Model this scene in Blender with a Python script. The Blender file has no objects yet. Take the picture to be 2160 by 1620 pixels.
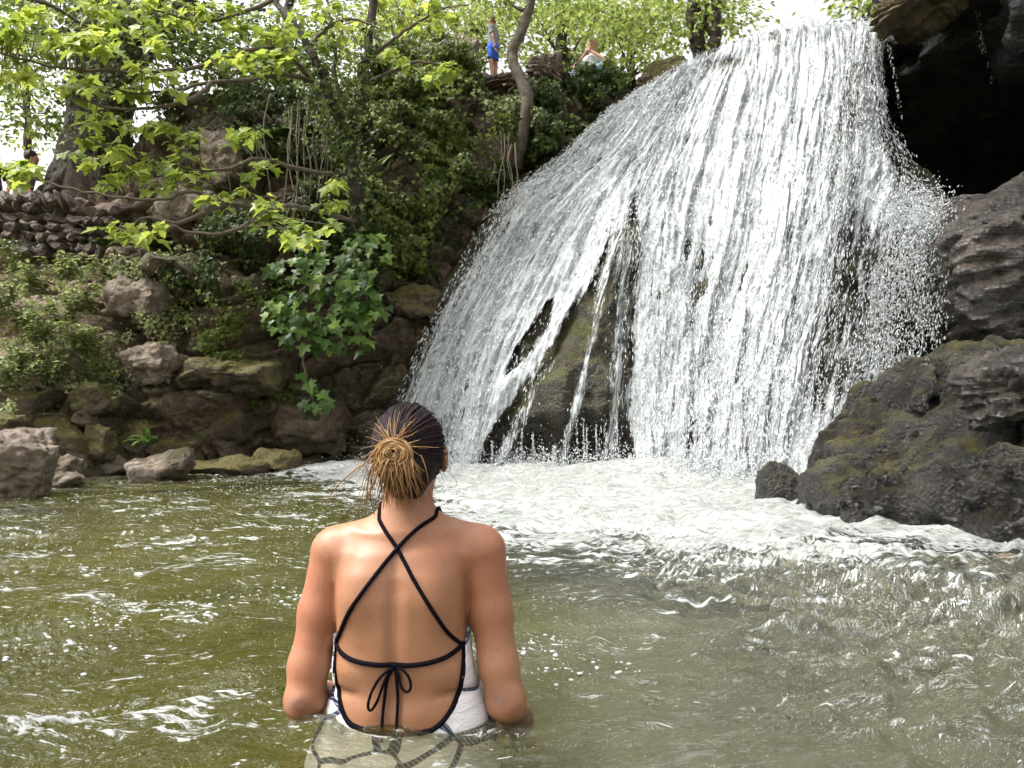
import bpy, math, random
import numpy as np
random.seed(7)
RNG = np.random.default_rng(11)
SC = bpy.context.scene
COL = SC.collection

# ------------------------------------------------------------------ camera, sky, sun, exposure
F = 1620.0            # focal length in photo pixels (photo 2160 x 1620)
HZ = 902.0            # photo row of the eye-level line
CH = 0.60             # eye height above the pool
cam_d = bpy.data.cameras.new('camera')
cam_d.sensor_fit = 'HORIZONTAL'
cam_d.sensor_width = 36.0
cam_d.lens = 36.0 * F / 2160.0
cam_d.shift_y = (HZ - 810.0) / 2160.0
cam_d.clip_start = 0.05
cam_d.clip_end = 600.0
cam = bpy.data.objects.new('camera', cam_d)
COL.objects.link(cam)
cam.location = (0, 0, CH)
cam.rotation_euler = (math.radians(90), 0, 0)
SC.camera = cam

SUN_EL, SUN_AZ = math.radians(58), math.radians(262)     # bright overcast, the glow high up ahead and to the left
world = bpy.data.worlds.new('World')
SC.world = world
world.use_nodes = True
nt = world.node_tree
nt.nodes.clear()
sky = nt.nodes.new('ShaderNodeTexSky')
sky.sky_type = 'NISHITA'
sky.sun_disc = False
sky.sun_elevation = SUN_EL
sky.sun_rotation = SUN_AZ
sky.dust_density = 6.0
sky.ozone_density = 0.6
hs = nt.nodes.new('ShaderNodeHueSaturation')
hs.inputs['Saturation'].default_value = 0.10             # cloud veil takes the blue out
hs.inputs['Value'].default_value = 1.0
bg = nt.nodes.new('ShaderNodeBackground')
bg.inputs['Strength'].default_value = 0.15
wo = nt.nodes.new('ShaderNodeOutputWorld')
nt.links.new(sky.outputs[0], hs.inputs['Color'])
nt.links.new(hs.outputs[0], bg.inputs['Color'])
nt.links.new(bg.outputs[0], wo.inputs['Surface'])

sun_d = bpy.data.lights.new('sun', 'SUN')
sun_d.energy = 1.1
sun_d.angle = math.radians(14)
sun_d.color = (1.0, 0.95, 0.87)
sun = bpy.data.objects.new('sun', sun_d)
COL.objects.link(sun)
sun.location = (0, -5, 20)
# sun_rotation turns clockwise from +Y seen from above
sd = np.array([math.sin(SUN_AZ) * math.cos(SUN_EL), math.cos(SUN_AZ) * math.cos(SUN_EL), math.sin(SUN_EL)])
from mathutils import Vector, Matrix, Euler
sun.rotation_euler = Vector(sd).to_track_quat('Z', 'Y').to_euler()

SC.view_settings.view_transform = 'Standard'
SC.view_settings.look = 'None'
SC.view_settings.exposure = 1.38
SC.view_settings.gamma = 1.0
SC.view_settings.use_curve_mapping = False
SC.render.engine = 'CYCLES'
SC.cycles.use_denoising = True
SC.cycles.use_adaptive_sampling = True
SC.cycles.adaptive_threshold = 0.04
SC.cycles.max_bounces = 5
SC.cycles.diffuse_bounces = 2
SC.cycles.glossy_bounces = 2
SC.cycles.transmission_bounces = 4
SC.cycles.transparent_max_bounces = 10
SC.cycles.caustics_reflective = False
SC.cycles.caustics_refractive = False
SC.cycles.sample_clamp_indirect = 4.0

# ------------------------------------------------------------------ helpers
def at(px, py, D):
    """world point seen at photo pixel (px, py) at distance D"""
    px, py, D = np.broadcast_arrays(np.asarray(px, float), np.asarray(py, float), np.asarray(D, float))
    return np.stack([(px - 1080.0) / F * D, D, CH + (HZ - py) / F * D], -1)

def hash3(ix, iy, iz, seed):
    h = (ix.astype(np.uint32) * np.uint32(374761393) + iy.astype(np.uint32) * np.uint32(668265263)
         + iz.astype(np.uint32) * np.uint32(2147483647) + np.uint32((seed * 1274126177) & 0xffffffff))
    h = (h ^ (h >> np.uint32(13))) * np.uint32(1274126177)
    h = h ^ (h >> np.uint32(16))
    h = h * np.uint32(2246822519)
    h = h ^ (h >> np.uint32(15))
    return h.astype(np.float32) / np.float32(4294967295.0)

def vnoise(p, seed=0):
    """value noise in -1..1, p (N,3)"""
    p = np.asarray(p, np.float32)
    i = np.floor(p).astype(np.int64)
    f = p - i
    f = f * f * f * (f * (f * 6 - 15) + 10)
    r = 0
    for dx in (0, 1):
        wx = f[:, 0] if dx else 1 - f[:, 0]
        for dy in (0, 1):
            wy = f[:, 1] if dy else 1 - f[:, 1]
            for dz in (0, 1):
                wz = f[:, 2] if dz else 1 - f[:, 2]
                r = r + wx * wy * wz * hash3(i[:, 0] + dx, i[:, 1] + dy, i[:, 2] + dz, seed)
    return r * 2 - 1

def fbm(p, octv=4, seed=0, lac=2.03, gain=0.5):
    p = np.asarray(p, np.float32)
    a, s, r = 1.0, 1.0, 0
    for o in range(octv):
        r = r + a * vnoise(p * s + o * 17.3, seed + o)
        a *= gain
        s *= lac
    return r

def ridged(p, octv=4, seed=0):
    p = np.asarray(p, np.float32)
    a, s, r = 1.0, 1.0, 0
    for o in range(octv):
        r = r + a * (1 - 2 * np.abs(vnoise(p * s + o * 9.1, seed + o)))
        a *= 0.5
        s *= 2.07
    return r

def worley(p, seed=0):
    """distance to nearest and second nearest feature point, and the cell's random value"""
    p = np.asarray(p, np.float32)
    i = np.floor(p).astype(np.int64)
    f1 = np.full(len(p), 9.0, np.float32)
    f2 = f1.copy()
    cid = np.zeros(len(p), np.float32)
    for dx in (-1, 0, 1):
        for dy in (-1, 0, 1):
            for dz in (-1, 0, 1):
                c = i + np.array([dx, dy, dz])
                h = [hash3(c[:, 0], c[:, 1], c[:, 2], seed + k) for k in range(3)]
                d = np.sqrt((c[:, 0] + h[0] - p[:, 0]) ** 2 + (c[:, 1] + h[1] - p[:, 1]) ** 2 + (c[:, 2] + h[2] - p[:, 2]) ** 2)
                n = d < f1
                f2 = np.where(n, f1, np.minimum(f2, d))
                cid = np.where(n, hash3(c[:, 0], c[:, 1], c[:, 2], seed + 5), cid)
                f1 = np.where(n, d, f1)
    return f1, f2, cid

def sstep(a, b, x):
    t = np.clip((x - a) / (b - a), 0, 1)
    return t * t * (3 - 2 * t)

def make_mesh(name, V, Fc, smooth=True, attrs=None, uv=None):
    """Fc: (n,3) or (n,4) array, or a list of such arrays"""
    me = bpy.data.meshes.new(name)
    V = np.asarray(V, np.float32)
    if not isinstance(Fc, list):
        Fc = [Fc]
    Fc = [np.asarray(f, np.int32) for f in Fc if len(f)]
    nl = sum(f.size for f in Fc)
    npoly = sum(len(f) for f in Fc)
    me.vertices.add(len(V))
    me.vertices.foreach_set('co', V.ravel())
    me.loops.add(nl)
    me.loops.foreach_set('vertex_index', np.concatenate([f.ravel() for f in Fc]))
    me.polygons.add(npoly)
    tot = np.concatenate([np.full(len(f), f.shape[1], np.int32) for f in Fc])
    st = np.concatenate([[0], np.cumsum(tot)[:-1]]).astype(np.int32)
    me.polygons.foreach_set('loop_start', st)
    me.polygons.foreach_set('loop_total', tot)
    me.polygons.foreach_set('use_smooth', np.full(npoly, smooth, bool))
    if attrs:
        for k, a in attrs.items():
            A = me.attributes.new(k, 'FLOAT', 'POINT')
            A.data.foreach_set('value', np.asarray(a, np.float32))
    if uv is not None:
        L = me.uv_layers.new(name='UVMap')
        idx = np.concatenate([f.ravel() for f in Fc])
        L.data.foreach_set('uv', np.asarray(uv, np.float32)[idx].ravel())
    me.update(calc_edges=True)
    me.validate()
    return me

def link(name, me, mat=None, parent=None, label=None, cat=None, group=None, kind=None):
    o = bpy.data.objects.new(name, me)
    COL.objects.link(o)
    if mat is not None and me is not None and not me.materials:
        me.materials.append(mat)
    if parent is not None:
        o.parent = parent
    for k, v in (('label', label), ('category', cat), ('group', group), ('kind', kind)):
        if v:
            o[k] = v
    return o

def empty(name, loc, label, cat, group=None):
    o = bpy.data.objects.new(name, None)
    COL.objects.link(o)
    o.empty_display_size = 0.1
    o.location = tuple(float(v) for v in loc)
    o['label'] = label
    o['category'] = cat
    if group:
        o['group'] = group
    return o

def part(name, V, Fc, mat, root, smooth=True, attrs=None, uv=None, label=None, kind=None):
    """a mesh in world coordinates made a child of root (root has a location only)"""
    V = np.asarray(V, np.float32) - np.array(root_world(root), np.float32)
    return link(name, make_mesh(name, V, Fc, smooth, attrs, uv), mat, root, label=label, kind=kind)

def root_world(o):
    l = Vector((0, 0, 0))
    while o is not None:
        l = l + o.location
        o = o.parent
    return tuple(l)

def grid_faces(nu, nv, off=0):
    a = np.arange((nu - 1) * (nv - 1))
    i, j = a // (nv - 1), a % (nv - 1)
    b = i * nv + j + off
    return np.stack([b, b + nv, b + nv + 1, b + 1], 1)

def tube(pts, rad, n=6, rough=0.0, seed=0, cap=True):
    """tapered tube along a polyline -> V, F"""
    pts = np.asarray(pts, float)
    m = len(pts)
    rad = np.broadcast_to(np.asarray(rad, float), (m,))
    t = np.gradient(pts, axis=0)
    t /= np.linalg.norm(t, axis=1)[:, None] + 1e-9
    up = np.array([0.13, 0.31, 0.94]) if abs(t[0, 2]) < 0.9 else np.array([0.94, 0.31, 0.1])
    a = np.cross(t, up)
    a /= np.linalg.norm(a, axis=1)[:, None] + 1e-9
    b = np.cross(t, a)
    th = np.arange(n) / n * 2 * math.pi
    r = rad[:, None] * np.ones(n)
    if rough:
        q = np.stack([np.cos(th)[None] + 0 * r, np.sin(th)[None] + 0 * r, np.cumsum(np.r_[0, np.linalg.norm(np.diff(pts, axis=0), axis=1)])[:, None] / max(rad.mean() * 3, 1e-3) + 0 * r], -1)
        r = r * (1 + rough * fbm(q.reshape(-1, 3) * 1.4, 3, seed).reshape(r.shape))
    V = pts[:, None] + r[..., None] * (np.cos(th)[None, :, None] * a[:, None] + np.sin(th)[None, :, None] * b[:, None])
    V = V.reshape(-1, 3)
    i = np.repeat(np.arange(m - 1), n)
    k = np.tile(np.arange(n), m - 1)
    Fq = np.stack([i * n + k, i * n + (k + 1) % n, (i + 1) * n + (k + 1) % n, (i + 1) * n + k], 1)
    return V, Fq

def spline(P, m, per=None):
    """Catmull-Rom through the control points -> m points"""
    P = np.asarray(P, float)
    n = len(P)
    u = np.linspace(0, n - 1, m)
    i = np.minimum(u.astype(int), n - 2)
    f = (u - i)[:, None]
    Q = np.vstack([2 * P[0] - P[1], P, 2 * P[-1] - P[-2]])
    p0, p1, p2, p3 = Q[i], Q[i + 1], Q[i + 2], Q[i + 3]
    return 0.5 * ((2 * p1) + (-p0 + p2) * f + (2 * p0 - 5 * p1 + 4 * p2 - p3) * f ** 2 + (-p0 + 3 * p1 - 3 * p2 + p3) * f ** 3)

class Acc:
    """collects pieces into one mesh"""
    def __init__(s):
        s.V, s.Q, s.T, s.A, s.n = [], [], [], [], 0
    def add(s, V, Fc, a=None):
        Fc = np.asarray(Fc)
        (s.Q if Fc.shape[1] == 4 else s.T).append(Fc + s.n)
        s.V.append(np.asarray(V))
        s.A.append(np.full(len(V), RNG.random() if a is None else a))
        s.n += len(V)
    def get(s):
        Fs = []
        if s.Q: Fs.append(np.concatenate(s.Q))
        if s.T: Fs.append(np.concatenate(s.T))
        return np.concatenate(s.V), Fs, {'rnd': np.concatenate(s.A)}

def surface_nets(S, org, h):
    """mesh of S=0 (negative inside), S on a grid (nx,ny,nz)"""
    nx, ny, nz = S.shape
    corners = [(i, j, k) for i in (0, 1) for j in (0, 1) for k in (0, 1)]
    edges = [(a, b) for a in range(8) for b in range(a + 1, 8) if sum(abs(np.subtract(corners[a], corners[b]))) == 1]
    def sub(c):
        return S[c[0]:nx - 1 + c[0], c[1]:ny - 1 + c[1], c[2]:nz - 1 + c[2]]
    neg = sum((sub(c) < 0).astype(np.int8) for c in corners)
    act = (neg > 0) & (neg < 8)
    idx = np.full(act.shape, -1, np.int64)
    cells = np.argwhere(act)
    idx[act] = np.arange(len(cells))
    vals = np.stack([sub(c)[act] for c in corners], 1)
    pos = np.zeros((len(cells), 3))
    cnt = np.zeros(len(cells))
    cs = np.array(corners, float)
    for a, b in edges:
        va, vb = vals[:, a], vals[:, b]
        m = (va < 0) != (vb < 0)
        t = va[m] / (va[m] - vb[m])
        pos[m] += cs[a] + t[:, None] * (cs[b] - cs[a])
        cnt[m] += 1
    V = (cells + pos / cnt[:, None]) * h + np.array(org)
    faces = []
    neg_g = S < 0
    for ax in range(3):
        sl0 = [slice(1, -1)] * 3; sl1 = [slice(1, -1)] * 3
        sl0[ax] = slice(0, -1); sl1[ax] = slice(1, None)
        A = neg_g[tuple(sl0)]; B = neg_g[tuple(sl1)]
        e = np.argwhere(A != B)
        flip = A[tuple(e.T)]
        base = e + 1
        base[:, ax] -= 1
        u, v = (ax + 1) % 3, (ax + 2) % 3
        du = np.zeros(3, int); du[u] = 1
        dv = np.zeros(3, int); dv[v] = 1
        q = [idx[tuple((base - du - dv).T)], idx[tuple((base - dv).T)], idx[tuple(base.T)], idx[tuple((base - du).T)]]
        q = np.stack(q, 1)
        q[~flip] = q[~flip][:, ::-1]
        faces.append(q)
    Fq = np.concatenate(faces)
    return V, Fq[(Fq >= 0).all(1)]

def sdf_grid(lo, hi, h):
    ax = [np.arange(l, u + h, h, dtype=np.float32) for l, u in zip(lo, hi)]
    X = np.meshgrid(*ax, indexing='ij')
    return np.stack([x.ravel() for x in X], 1), tuple(len(a) for a in ax)

def cone(p, a, b, ra, rb):
    a, b = np.asarray(a, np.float32), np.asarray(b, np.float32)
    ab = b - a
    t = np.clip(((p - a) @ ab) / (ab @ ab), 0, 1)
    return np.linalg.norm(p - a - t[:, None] * ab, axis=1) - (ra + (rb - ra) * t)

def ell(p, c, r):
    q = (p - np.asarray(c, np.float32))
    r = np.asarray(r, np.float32)
    k0 = np.linalg.norm(q / r, axis=1)
    k1 = np.linalg.norm(q / (r * r), axis=1) + 1e-6
    return k0 * (k0 - 1) / k1

def smin(a, b, k):
    h = np.clip(0.5 + 0.5 * (b - a) / k, 0, 1)
    return b + (a - b) * h - k * h * (1 - h)

def smax(a, b, k):
    return -smin(-a, -b, k)

# ------------------------------------------------------------------ materials
class Mat:
    def __init__(s, name):
        s.m = bpy.data.materials.new(name)
        s.m.use_nodes = True
        s.t = s.m.node_tree
        s.t.nodes.clear()
        s.out = s.t.nodes.new('ShaderNodeOutputMaterial')
    def n(s, typ, **kw):
        nd = s.t.nodes.new('ShaderNode' + typ)
        for k, v in kw.items():
            if k.startswith('_'):
                setattr(nd, k[1:], v)
            else:
                key = k.replace('__', ' ')
                s.set(nd.inputs[int(key[1:])] if key[0] == 'i' and key[1:].isdigit() else nd.inputs[key], v)
        return nd
    def set(s, inp, v):
        if isinstance(v, bpy.types.NodeSocket):
            s.t.links.new(v, inp)
        elif isinstance(v, bpy.types.Node):
            s.t.links.new(v.outputs[0], inp)
        else:
            if isinstance(v, tuple) and len(v) == 3 and inp.type == 'RGBA':
                v = v + (1.0,)
            inp.default_value = v
    def surf(s, sh):
        s.set(s.out.inputs['Surface'], sh)
        return s.m
    def obj(s):
        return s.n('TexCoord').outputs['Object']
    def pos(s):
        return s.n('NewGeometry').outputs['Position']
    def nrm(s):
        return s.n('NewGeometry').outputs['Normal']
    def noise(s, vec, scale, detail=4, rough=0.55, dist=0.0):
        return s.n('TexNoise', Vector=vec, Scale=scale, Detail=detail, Roughness=rough, Distortion=dist).outputs['Fac']
    def vor(s, vec, scale, feature='F1'):
        return s.n('TexVoronoi', _feature=feature, Vector=vec, Scale=scale).outputs['Distance']
    def ramp(s, fac, stops, interp='LINEAR'):
        r = s.n('ValToRGB', Fac=fac)
        cr = r.color_ramp
        cr.interpolation = interp
        while len(cr.elements) < len(stops):
            cr.elements.new(0.5)
        for e, (p, c) in zip(cr.elements, stops):
            e.position = p
            e.color = (c if isinstance(c, tuple) else (c, c, c)) + (1.0,)
        return r.outputs['Color']
    def mix(s, fac, a, b):
        m = s.n('Mix', _data_type='RGBA')
        s.set(m.inputs[0], fac); s.set(m.inputs[6], a); s.set(m.inputs[7], b)
        return m.outputs[2]
    def math(s, op, a, b=0.0, clamp=False):
        m = s.n('Math', _operation=op, _use_clamp=clamp)
        s.set(m.inputs[0], a); s.set(m.inputs[1], b)
        return m.outputs[0]
    def mapr(s, v, a, b, c=0.0, d=1.0, smooth=True):
        m = s.n('MapRange', _interpolation_type='SMOOTHSTEP' if smooth else 'LINEAR')
        s.set(m.inputs[0], v)
        for k, x in zip((1, 2, 3, 4), (a, b, c, d)):
            s.set(m.inputs[k], x)
        return m.outputs[0]
    def attr(s, name):
        return s.n('Attribute', _attribute_name=name).outputs['Fac']
    def scale(s, vec, xyz):
        m = s.n('VectorMath', _operation='MULTIPLY')
        s.set(m.inputs[0], vec); m.inputs[1].default_value = xyz
        return m.outputs[0]
    def bump(s, h, strength=0.5, dist=0.02, normal=None):
        b = s.n('Bump', Height=h, Strength=strength, Distance=dist)
        if normal is not None:
            s.set(b.inputs['Normal'], normal)
        return b.outputs[0]
    def pbsdf(s, **kw):
        nd = s.n('BsdfPrincipled')
        for k, v in kw.items():
            s.set(nd.inputs[k.replace('__', ' ')], v)
        return nd.outputs[0]

def up_mask(M, lo, hi, nsc=2.0, amt=0.5):
    z = M.n('SeparateXYZ', Vector=M.nrm()).outputs['Z']
    nz = M.noise(M.pos(), nsc, 5, 0.6)
    v = M.math('ADD', z, M.math('MULTIPLY', M.math('SUBTRACT', nz, 0.5), amt * 2))
    return M.mapr(v, lo, hi)

def rock_mat(name, stops, moss=None, moss_rng=(0.3, 0.7), moss_sc=1.5, rough=(0.55, 0.95), scale=1.0, strata=0.0, pale=None, bump=0.6, wet=0.0, soil=False):
    M = Mat(name)
    p = M.pos()
    n1 = M.noise(p, 1.7 * scale, 7, 0.62, 0.4)
    c = M.ramp(n1, stops)
    n2 = M.noise(p, 14 * scale, 6, 0.65)
    mm = M.n('Mix', _data_type='RGBA', _blend_type='MULTIPLY')
    M.set(mm.inputs[0], 0.85); M.set(mm.inputs[6], c); M.set(mm.inputs[7], M.ramp(n2, [(0.3, 0.3), (0.7, 1.0)]))
    c = mm.outputs[2]
    if pale:
        pm = M.mapr(M.noise(p, 3.1 * scale, 6, 0.7, 0.6), pale[1], pale[1] + 0.1)
        c = M.mix(M.math('MULTIPLY', pm, 0.8), c, pale[0])
    if soil:
        sc_ = M.ramp(M.noise(p, 30, 5, 0.75), [(0.3, (0.10, 0.066, 0.042)), (0.5, (0.27, 0.195, 0.135)), (0.7, (0.46, 0.36, 0.27))])
        c = M.mix(M.mapr(M.math('ADD', M.attr('soil'), M.math('SUBTRACT', M.noise(p, 2.4, 5, 0.7), 0.5)), 0.25, 0.6), c, sc_)
    if moss:
        mk = up_mask(M, moss_rng[0], moss_rng[1], moss_sc, 0.9)
        mc = M.ramp(M.noise(p, 22, 4, 0.7), [(0.3, tuple(x * 0.35 for x in moss)), (0.7, moss)])
        if soil:
            mk = M.math('MULTIPLY', mk, M.mapr(M.attr('soil'), 0.6, 0.0))
        c = M.mix(mk, c, mc)
    h = M.math('ADD', M.noise(p, 9 * scale, 8, 0.7), M.math('MULTIPLY', M.vor(p, 16 * scale), -0.4))
    if strata:
        st = M.noise(M.scale(p, (0.7, 0.7, 9.0)), 2.2, 5, 0.6, 0.5)
        h = M.math('ADD', h, M.math('MULTIPLY', st, strata))
    rg = M.ramp(M.noise(p, 2.6, 4), [(0.35, rough[0]), (0.65, rough[1])])
    return M.surf(M.pbsdf(Base__Color=c, Roughness=rg, Normal=M.bump(h, min(1.0, bump * 1.4), 0.08), Specular__IOR__Level=0.5 + wet))

def leaf_mat(name, stops, trans=0.45, rough=0.45, tint=None, spec=0.4):
    M = Mat(name)
    r = M.attr('rnd')
    oi = M.n('ObjectInfo').outputs['Random']
    v = M.math('FRACT', M.math('ADD', r, oi))
    c = M.ramp(v, stops)
    p = M.pbsdf(Base__Color=c, Roughness=rough, Specular__IOR__Level=spec)
    hsv = M.n('HueSaturation', Color=c, Saturation=1.0, Value=1.4, Hue=0.49)
    tr = M.n('BsdfTranslucent', Color=hsv)
    return M.surf(M.n('MixShader', i0=trans, i1=p, i2=tr))
# ------------------------------------------------------------------ rock materials
M_bank = rock_mat('bank_rock', [(0.28, (0.055, 0.039, 0.024)), (0.5, (0.175, 0.123, 0.076)), (0.72, (0.33, 0.26, 0.185))],
                  moss=(0.085, 0.075, 0.018), moss_rng=(0.15, 0.75), pale=((0.36, 0.31, 0.26), 0.6))
M_bankm = rock_mat('bank_rock_and_soil', [(0.28, (0.055, 0.039, 0.024)), (0.5, (0.175, 0.123, 0.076)), (0.72, (0.33, 0.26, 0.185))],
                  moss=(0.085, 0.075, 0.018), moss_rng=(0.15, 0.75), pale=((0.36, 0.31, 0.26), 0.6), soil=True)
M_mossrock = rock_mat('mossy_stone', [(0.3, (0.05, 0.036, 0.022)), (0.5, (0.13, 0.094, 0.054)), (0.75, (0.25, 0.195, 0.13))],
                      moss=(0.15, 0.125, 0.028), moss_rng=(-0.25, 0.5))
M_pale = rock_mat('pale_limestone', [(0.3, (0.12, 0.085, 0.058)), (0.5, (0.28, 0.215, 0.155)), (0.7, (0.44, 0.365, 0.29))],
                  moss=(0.08, 0.065, 0.02), moss_rng=(0.75, 1.25))
M_wall = rock_mat('wall_stone', [(0.3, (0.085, 0.06, 0.045)), (0.5, (0.20, 0.155, 0.125)), (0.7, (0.34, 0.28, 0.235))], scale=1.6)
M_apron = rock_mat('wet_tufa', [(0.3, (0.022, 0.020, 0.013)), (0.5, (0.075, 0.064, 0.040)), (0.7, (0.15, 0.125, 0.085))],
                   moss=(0.10, 0.10, 0.022), moss_rng=(0.25, 0.8), moss_sc=3.0, rough=(0.2, 0.6), scale=2.0)
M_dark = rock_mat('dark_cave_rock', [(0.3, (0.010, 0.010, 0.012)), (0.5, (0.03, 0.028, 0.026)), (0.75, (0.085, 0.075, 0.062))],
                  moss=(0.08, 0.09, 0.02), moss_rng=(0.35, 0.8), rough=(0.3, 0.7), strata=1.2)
M_ledge = rock_mat('wet_ledge_rock', [(0.3, (0.016, 0.013, 0.010)), (0.5, (0.048, 0.038, 0.028)), (0.72, (0.14, 0.11, 0.08))],
                   rough=(0.05, 0.4), strata=1.6, scale=1.4, wet=0.3)
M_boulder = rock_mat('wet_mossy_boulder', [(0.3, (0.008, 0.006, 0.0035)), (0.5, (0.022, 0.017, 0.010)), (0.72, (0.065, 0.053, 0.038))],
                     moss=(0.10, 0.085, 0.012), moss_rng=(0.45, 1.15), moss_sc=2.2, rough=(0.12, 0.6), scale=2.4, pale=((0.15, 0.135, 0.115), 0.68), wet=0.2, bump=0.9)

# ------------------------------------------------------------------ the bank and cliff round the pool
SKY_X = [-500, -60, 0, 235, 290, 330, 430, 600, 700, 780, 860, 950, 1000, 1030, 1110, 1150, 1330, 1400, 1470, 1540, 1700]
SKY_Y = [400, 415, 420, 420, 330, 262, 215, 215, 205, 175, 120, 100, 130, 192, 192, 180, 178, 190, 160, 135, 120]
CTRL = np.array([  # photo column, row, distance
    (-400, 1040, 8.0), (-400, 800, 9.0), (-400, 560, 10.8), (-400, 420, 11.6),
    (0, 1030, 8.6), (0, 900, 9.0), (0, 800, 9.4), (0, 680, 10.2), (0, 560, 11.1), (0, 420, 11.8),
    (150, 1010, 9.3), (150, 880, 9.7), (150, 760, 10.0), (150, 600, 10.9), (150, 540, 11.5), (150, 420, 11.9),
    (300, 1000, 10.0), (300, 860, 10.2), (300, 720, 10.5), (300, 600, 10.9), (300, 450, 11.6), (300, 320, 12.2),
    (450, 995, 10.6), (450, 840, 10.6), (450, 700, 10.8), (450, 520, 11.3), (450, 350, 11.9), (450, 215, 12.6),
    (600, 990, 11.3), (600, 840, 11.2), (600, 700, 11.2), (600, 500, 11.4), (600, 330, 11.9), (600, 215, 12.6),
    (750, 985, 11.7), (750, 820, 11.7), (750, 680, 11.5), (750, 480, 11.5), (750, 300, 11.9), (750, 180, 12.5),
    (880, 985, 11.7), (880, 800, 11.9), (880, 600, 11.9), (880, 420, 11.8), (880, 250, 11.9), (880, 110, 12.6),
    (1020, 985, 12.2), (1020, 600, 12.6), (1020, 420, 12.2), (1020, 300, 12.1), (1020, 195, 12.8),
    (1150, 985, 12.8), (1150, 500, 12.8), (1150, 330, 12.4), (1150, 180, 12.9),
    (1300, 985, 13.2), (1300, 330, 13.0), (1300, 180, 13.0), (1500, 985, 13.5), (1500, 140, 13.6), (1700, 985, 14), (1700, 120, 14)], float)

def bank_D(px, py):
    px, py = np.asarray(px, float), np.asarray(py, float)
    d2 = ((px[..., None] - CTRL[:, 0]) / 1.15) ** 2 + (py[..., None] - CTRL[:, 1]) ** 2
    w = 1.0 / (d2 + 500.0) ** 1.7
    return (w * CTRL[:, 2]).sum(-1) / w.sum(-1)

def bank_relief(P):
    """rock relief towards the pool, metres"""
    z = P[:, 2]
    q = P * np.array([1, 1, 1.0])
    warp = fbm(q * 0.7, 3, 3)
    f1, f2, cid = worley(P * np.array([0.95, 0.6, 1.75]) + warp[:, None] * 0.35, 21)
    blocks = (cid - 0.5) * 0.34 + 0.22 * sstep(0.0, 0.16, f2 - f1) - 0.12
    f1b, f2b, cidb = worley(P * np.array([2.6, 2.0, 4.2]) + warp[:, None] * 0.5, 31)
    small = (cidb - 0.5) * 0.10 + 0.07 * sstep(0.0, 0.2, f2b - f1b)
    u = z * 1.5 + 0.7 * fbm(P * 0.45, 2, 8)
    led = (u - np.floor(u))
    led = 0.13 * (sstep(0.0, 0.75, led) - sstep(0.85, 1.0, led))
    return blocks + small + led + 0.11 * fbm(P * 2.2, 5, 5) + 0.05 * fbm(P * 9.0, 3, 15)

def bank_point(px, py, out=0.0):
    """a point on the bank surface (with relief)"""
    px, py = np.atleast_1d(np.asarray(px, float)), np.atleast_1d(np.asarray(py, float))
    D = bank_D(px, py)
    P = at(px, py, D)
    r = bank_relief(P)
    P[:, 1] -= (r + out) * 0.9
    P[:, 2] += (r + out) * 0.15
    return P

def build_bank():
    nu, nv, nb = 520, 330, 26
    px = np.linspace(-480, 1640, nu)
    top = np.interp(px, SKY_X, SKY_Y) + 7 * vnoise(np.stack([px / 30, 0 * px, 0 * px], 1), 2) + 4 * vnoise(np.stack([px / 9, 0 * px, 0 * px], 1), 3)
    bot = np.full(nu, 1030.0)
    t = np.linspace(0, 1, nv) ** 0.97
    PX = np.repeat(px[:, None], nv, 1)
    PY = bot[:, None] + (top - bot)[:, None] * t[None]
    D = bank_D(PX, PY)
    P = at(PX, PY, D)
    P[:, 0, 2] = -0.9
    r = bank_relief(P.reshape(-1, 3)).reshape(nu, nv)
    # soil slope under the wall is smoother
    soil = sstep(300, 200, PX) * sstep(860, 780, PY)
    r = r * (1 - 0.6 * soil)
    P[..., 1] -= r * 0.9
    P[..., 2] += r * 0.15 * (t[None] > 0.05)
    back = []
    e = P[:, -1].copy()
    for k in range(nb):
        s = ((k + 1) / nb) ** 1.7
        q = e.copy()
        q[:, 1] += 30 * s
        q[:, 0] *= 1 + 1.6 * s
        q[:, 2] += (0.9 * s * 3.0 + 0.5 * s * 6) * 0.22 + 0.25 * fbm(np.stack([q[:, 0], q[:, 1], 0 * q[:, 0]], 1) * 0.5, 3, 44) * min(1, s * 12)
        back.append(q)
    P = np.concatenate([P, np.stack(back, 1)], 1)
    V = P.reshape(-1, 3)
    sa = np.concatenate([soil * (0.6 + 0.4 * sstep(1000, 900, PY)), np.ones((nu, nb)) * 0.7], 1).ravel()
    return V, grid_faces(nu, nv + nb), sa

V, Fq, soil_a = build_bank()
link('cliff_bank', make_mesh('cliff_bank', V, Fq, attrs={'soil': soil_a}), M_bankm, kind='structure', label='brown mossy limestone bank and cliff behind the pool')

# ------------------------------------------------------------------ single rocks
import bmesh
_ico = {}
def ico(sub):
    if sub not in _ico:
        bm = bmesh.new()
        bmesh.ops.create_icosphere(bm, subdivisions=sub, radius=1.0)
        V = np.array([v.co[:] for v in bm.verts])
        Fc = np.array([[v.index for v in f.verts] for f in bm.faces])
        bm.free()
        _ico[sub] = (V, Fc)
    return _ico[sub]

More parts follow.
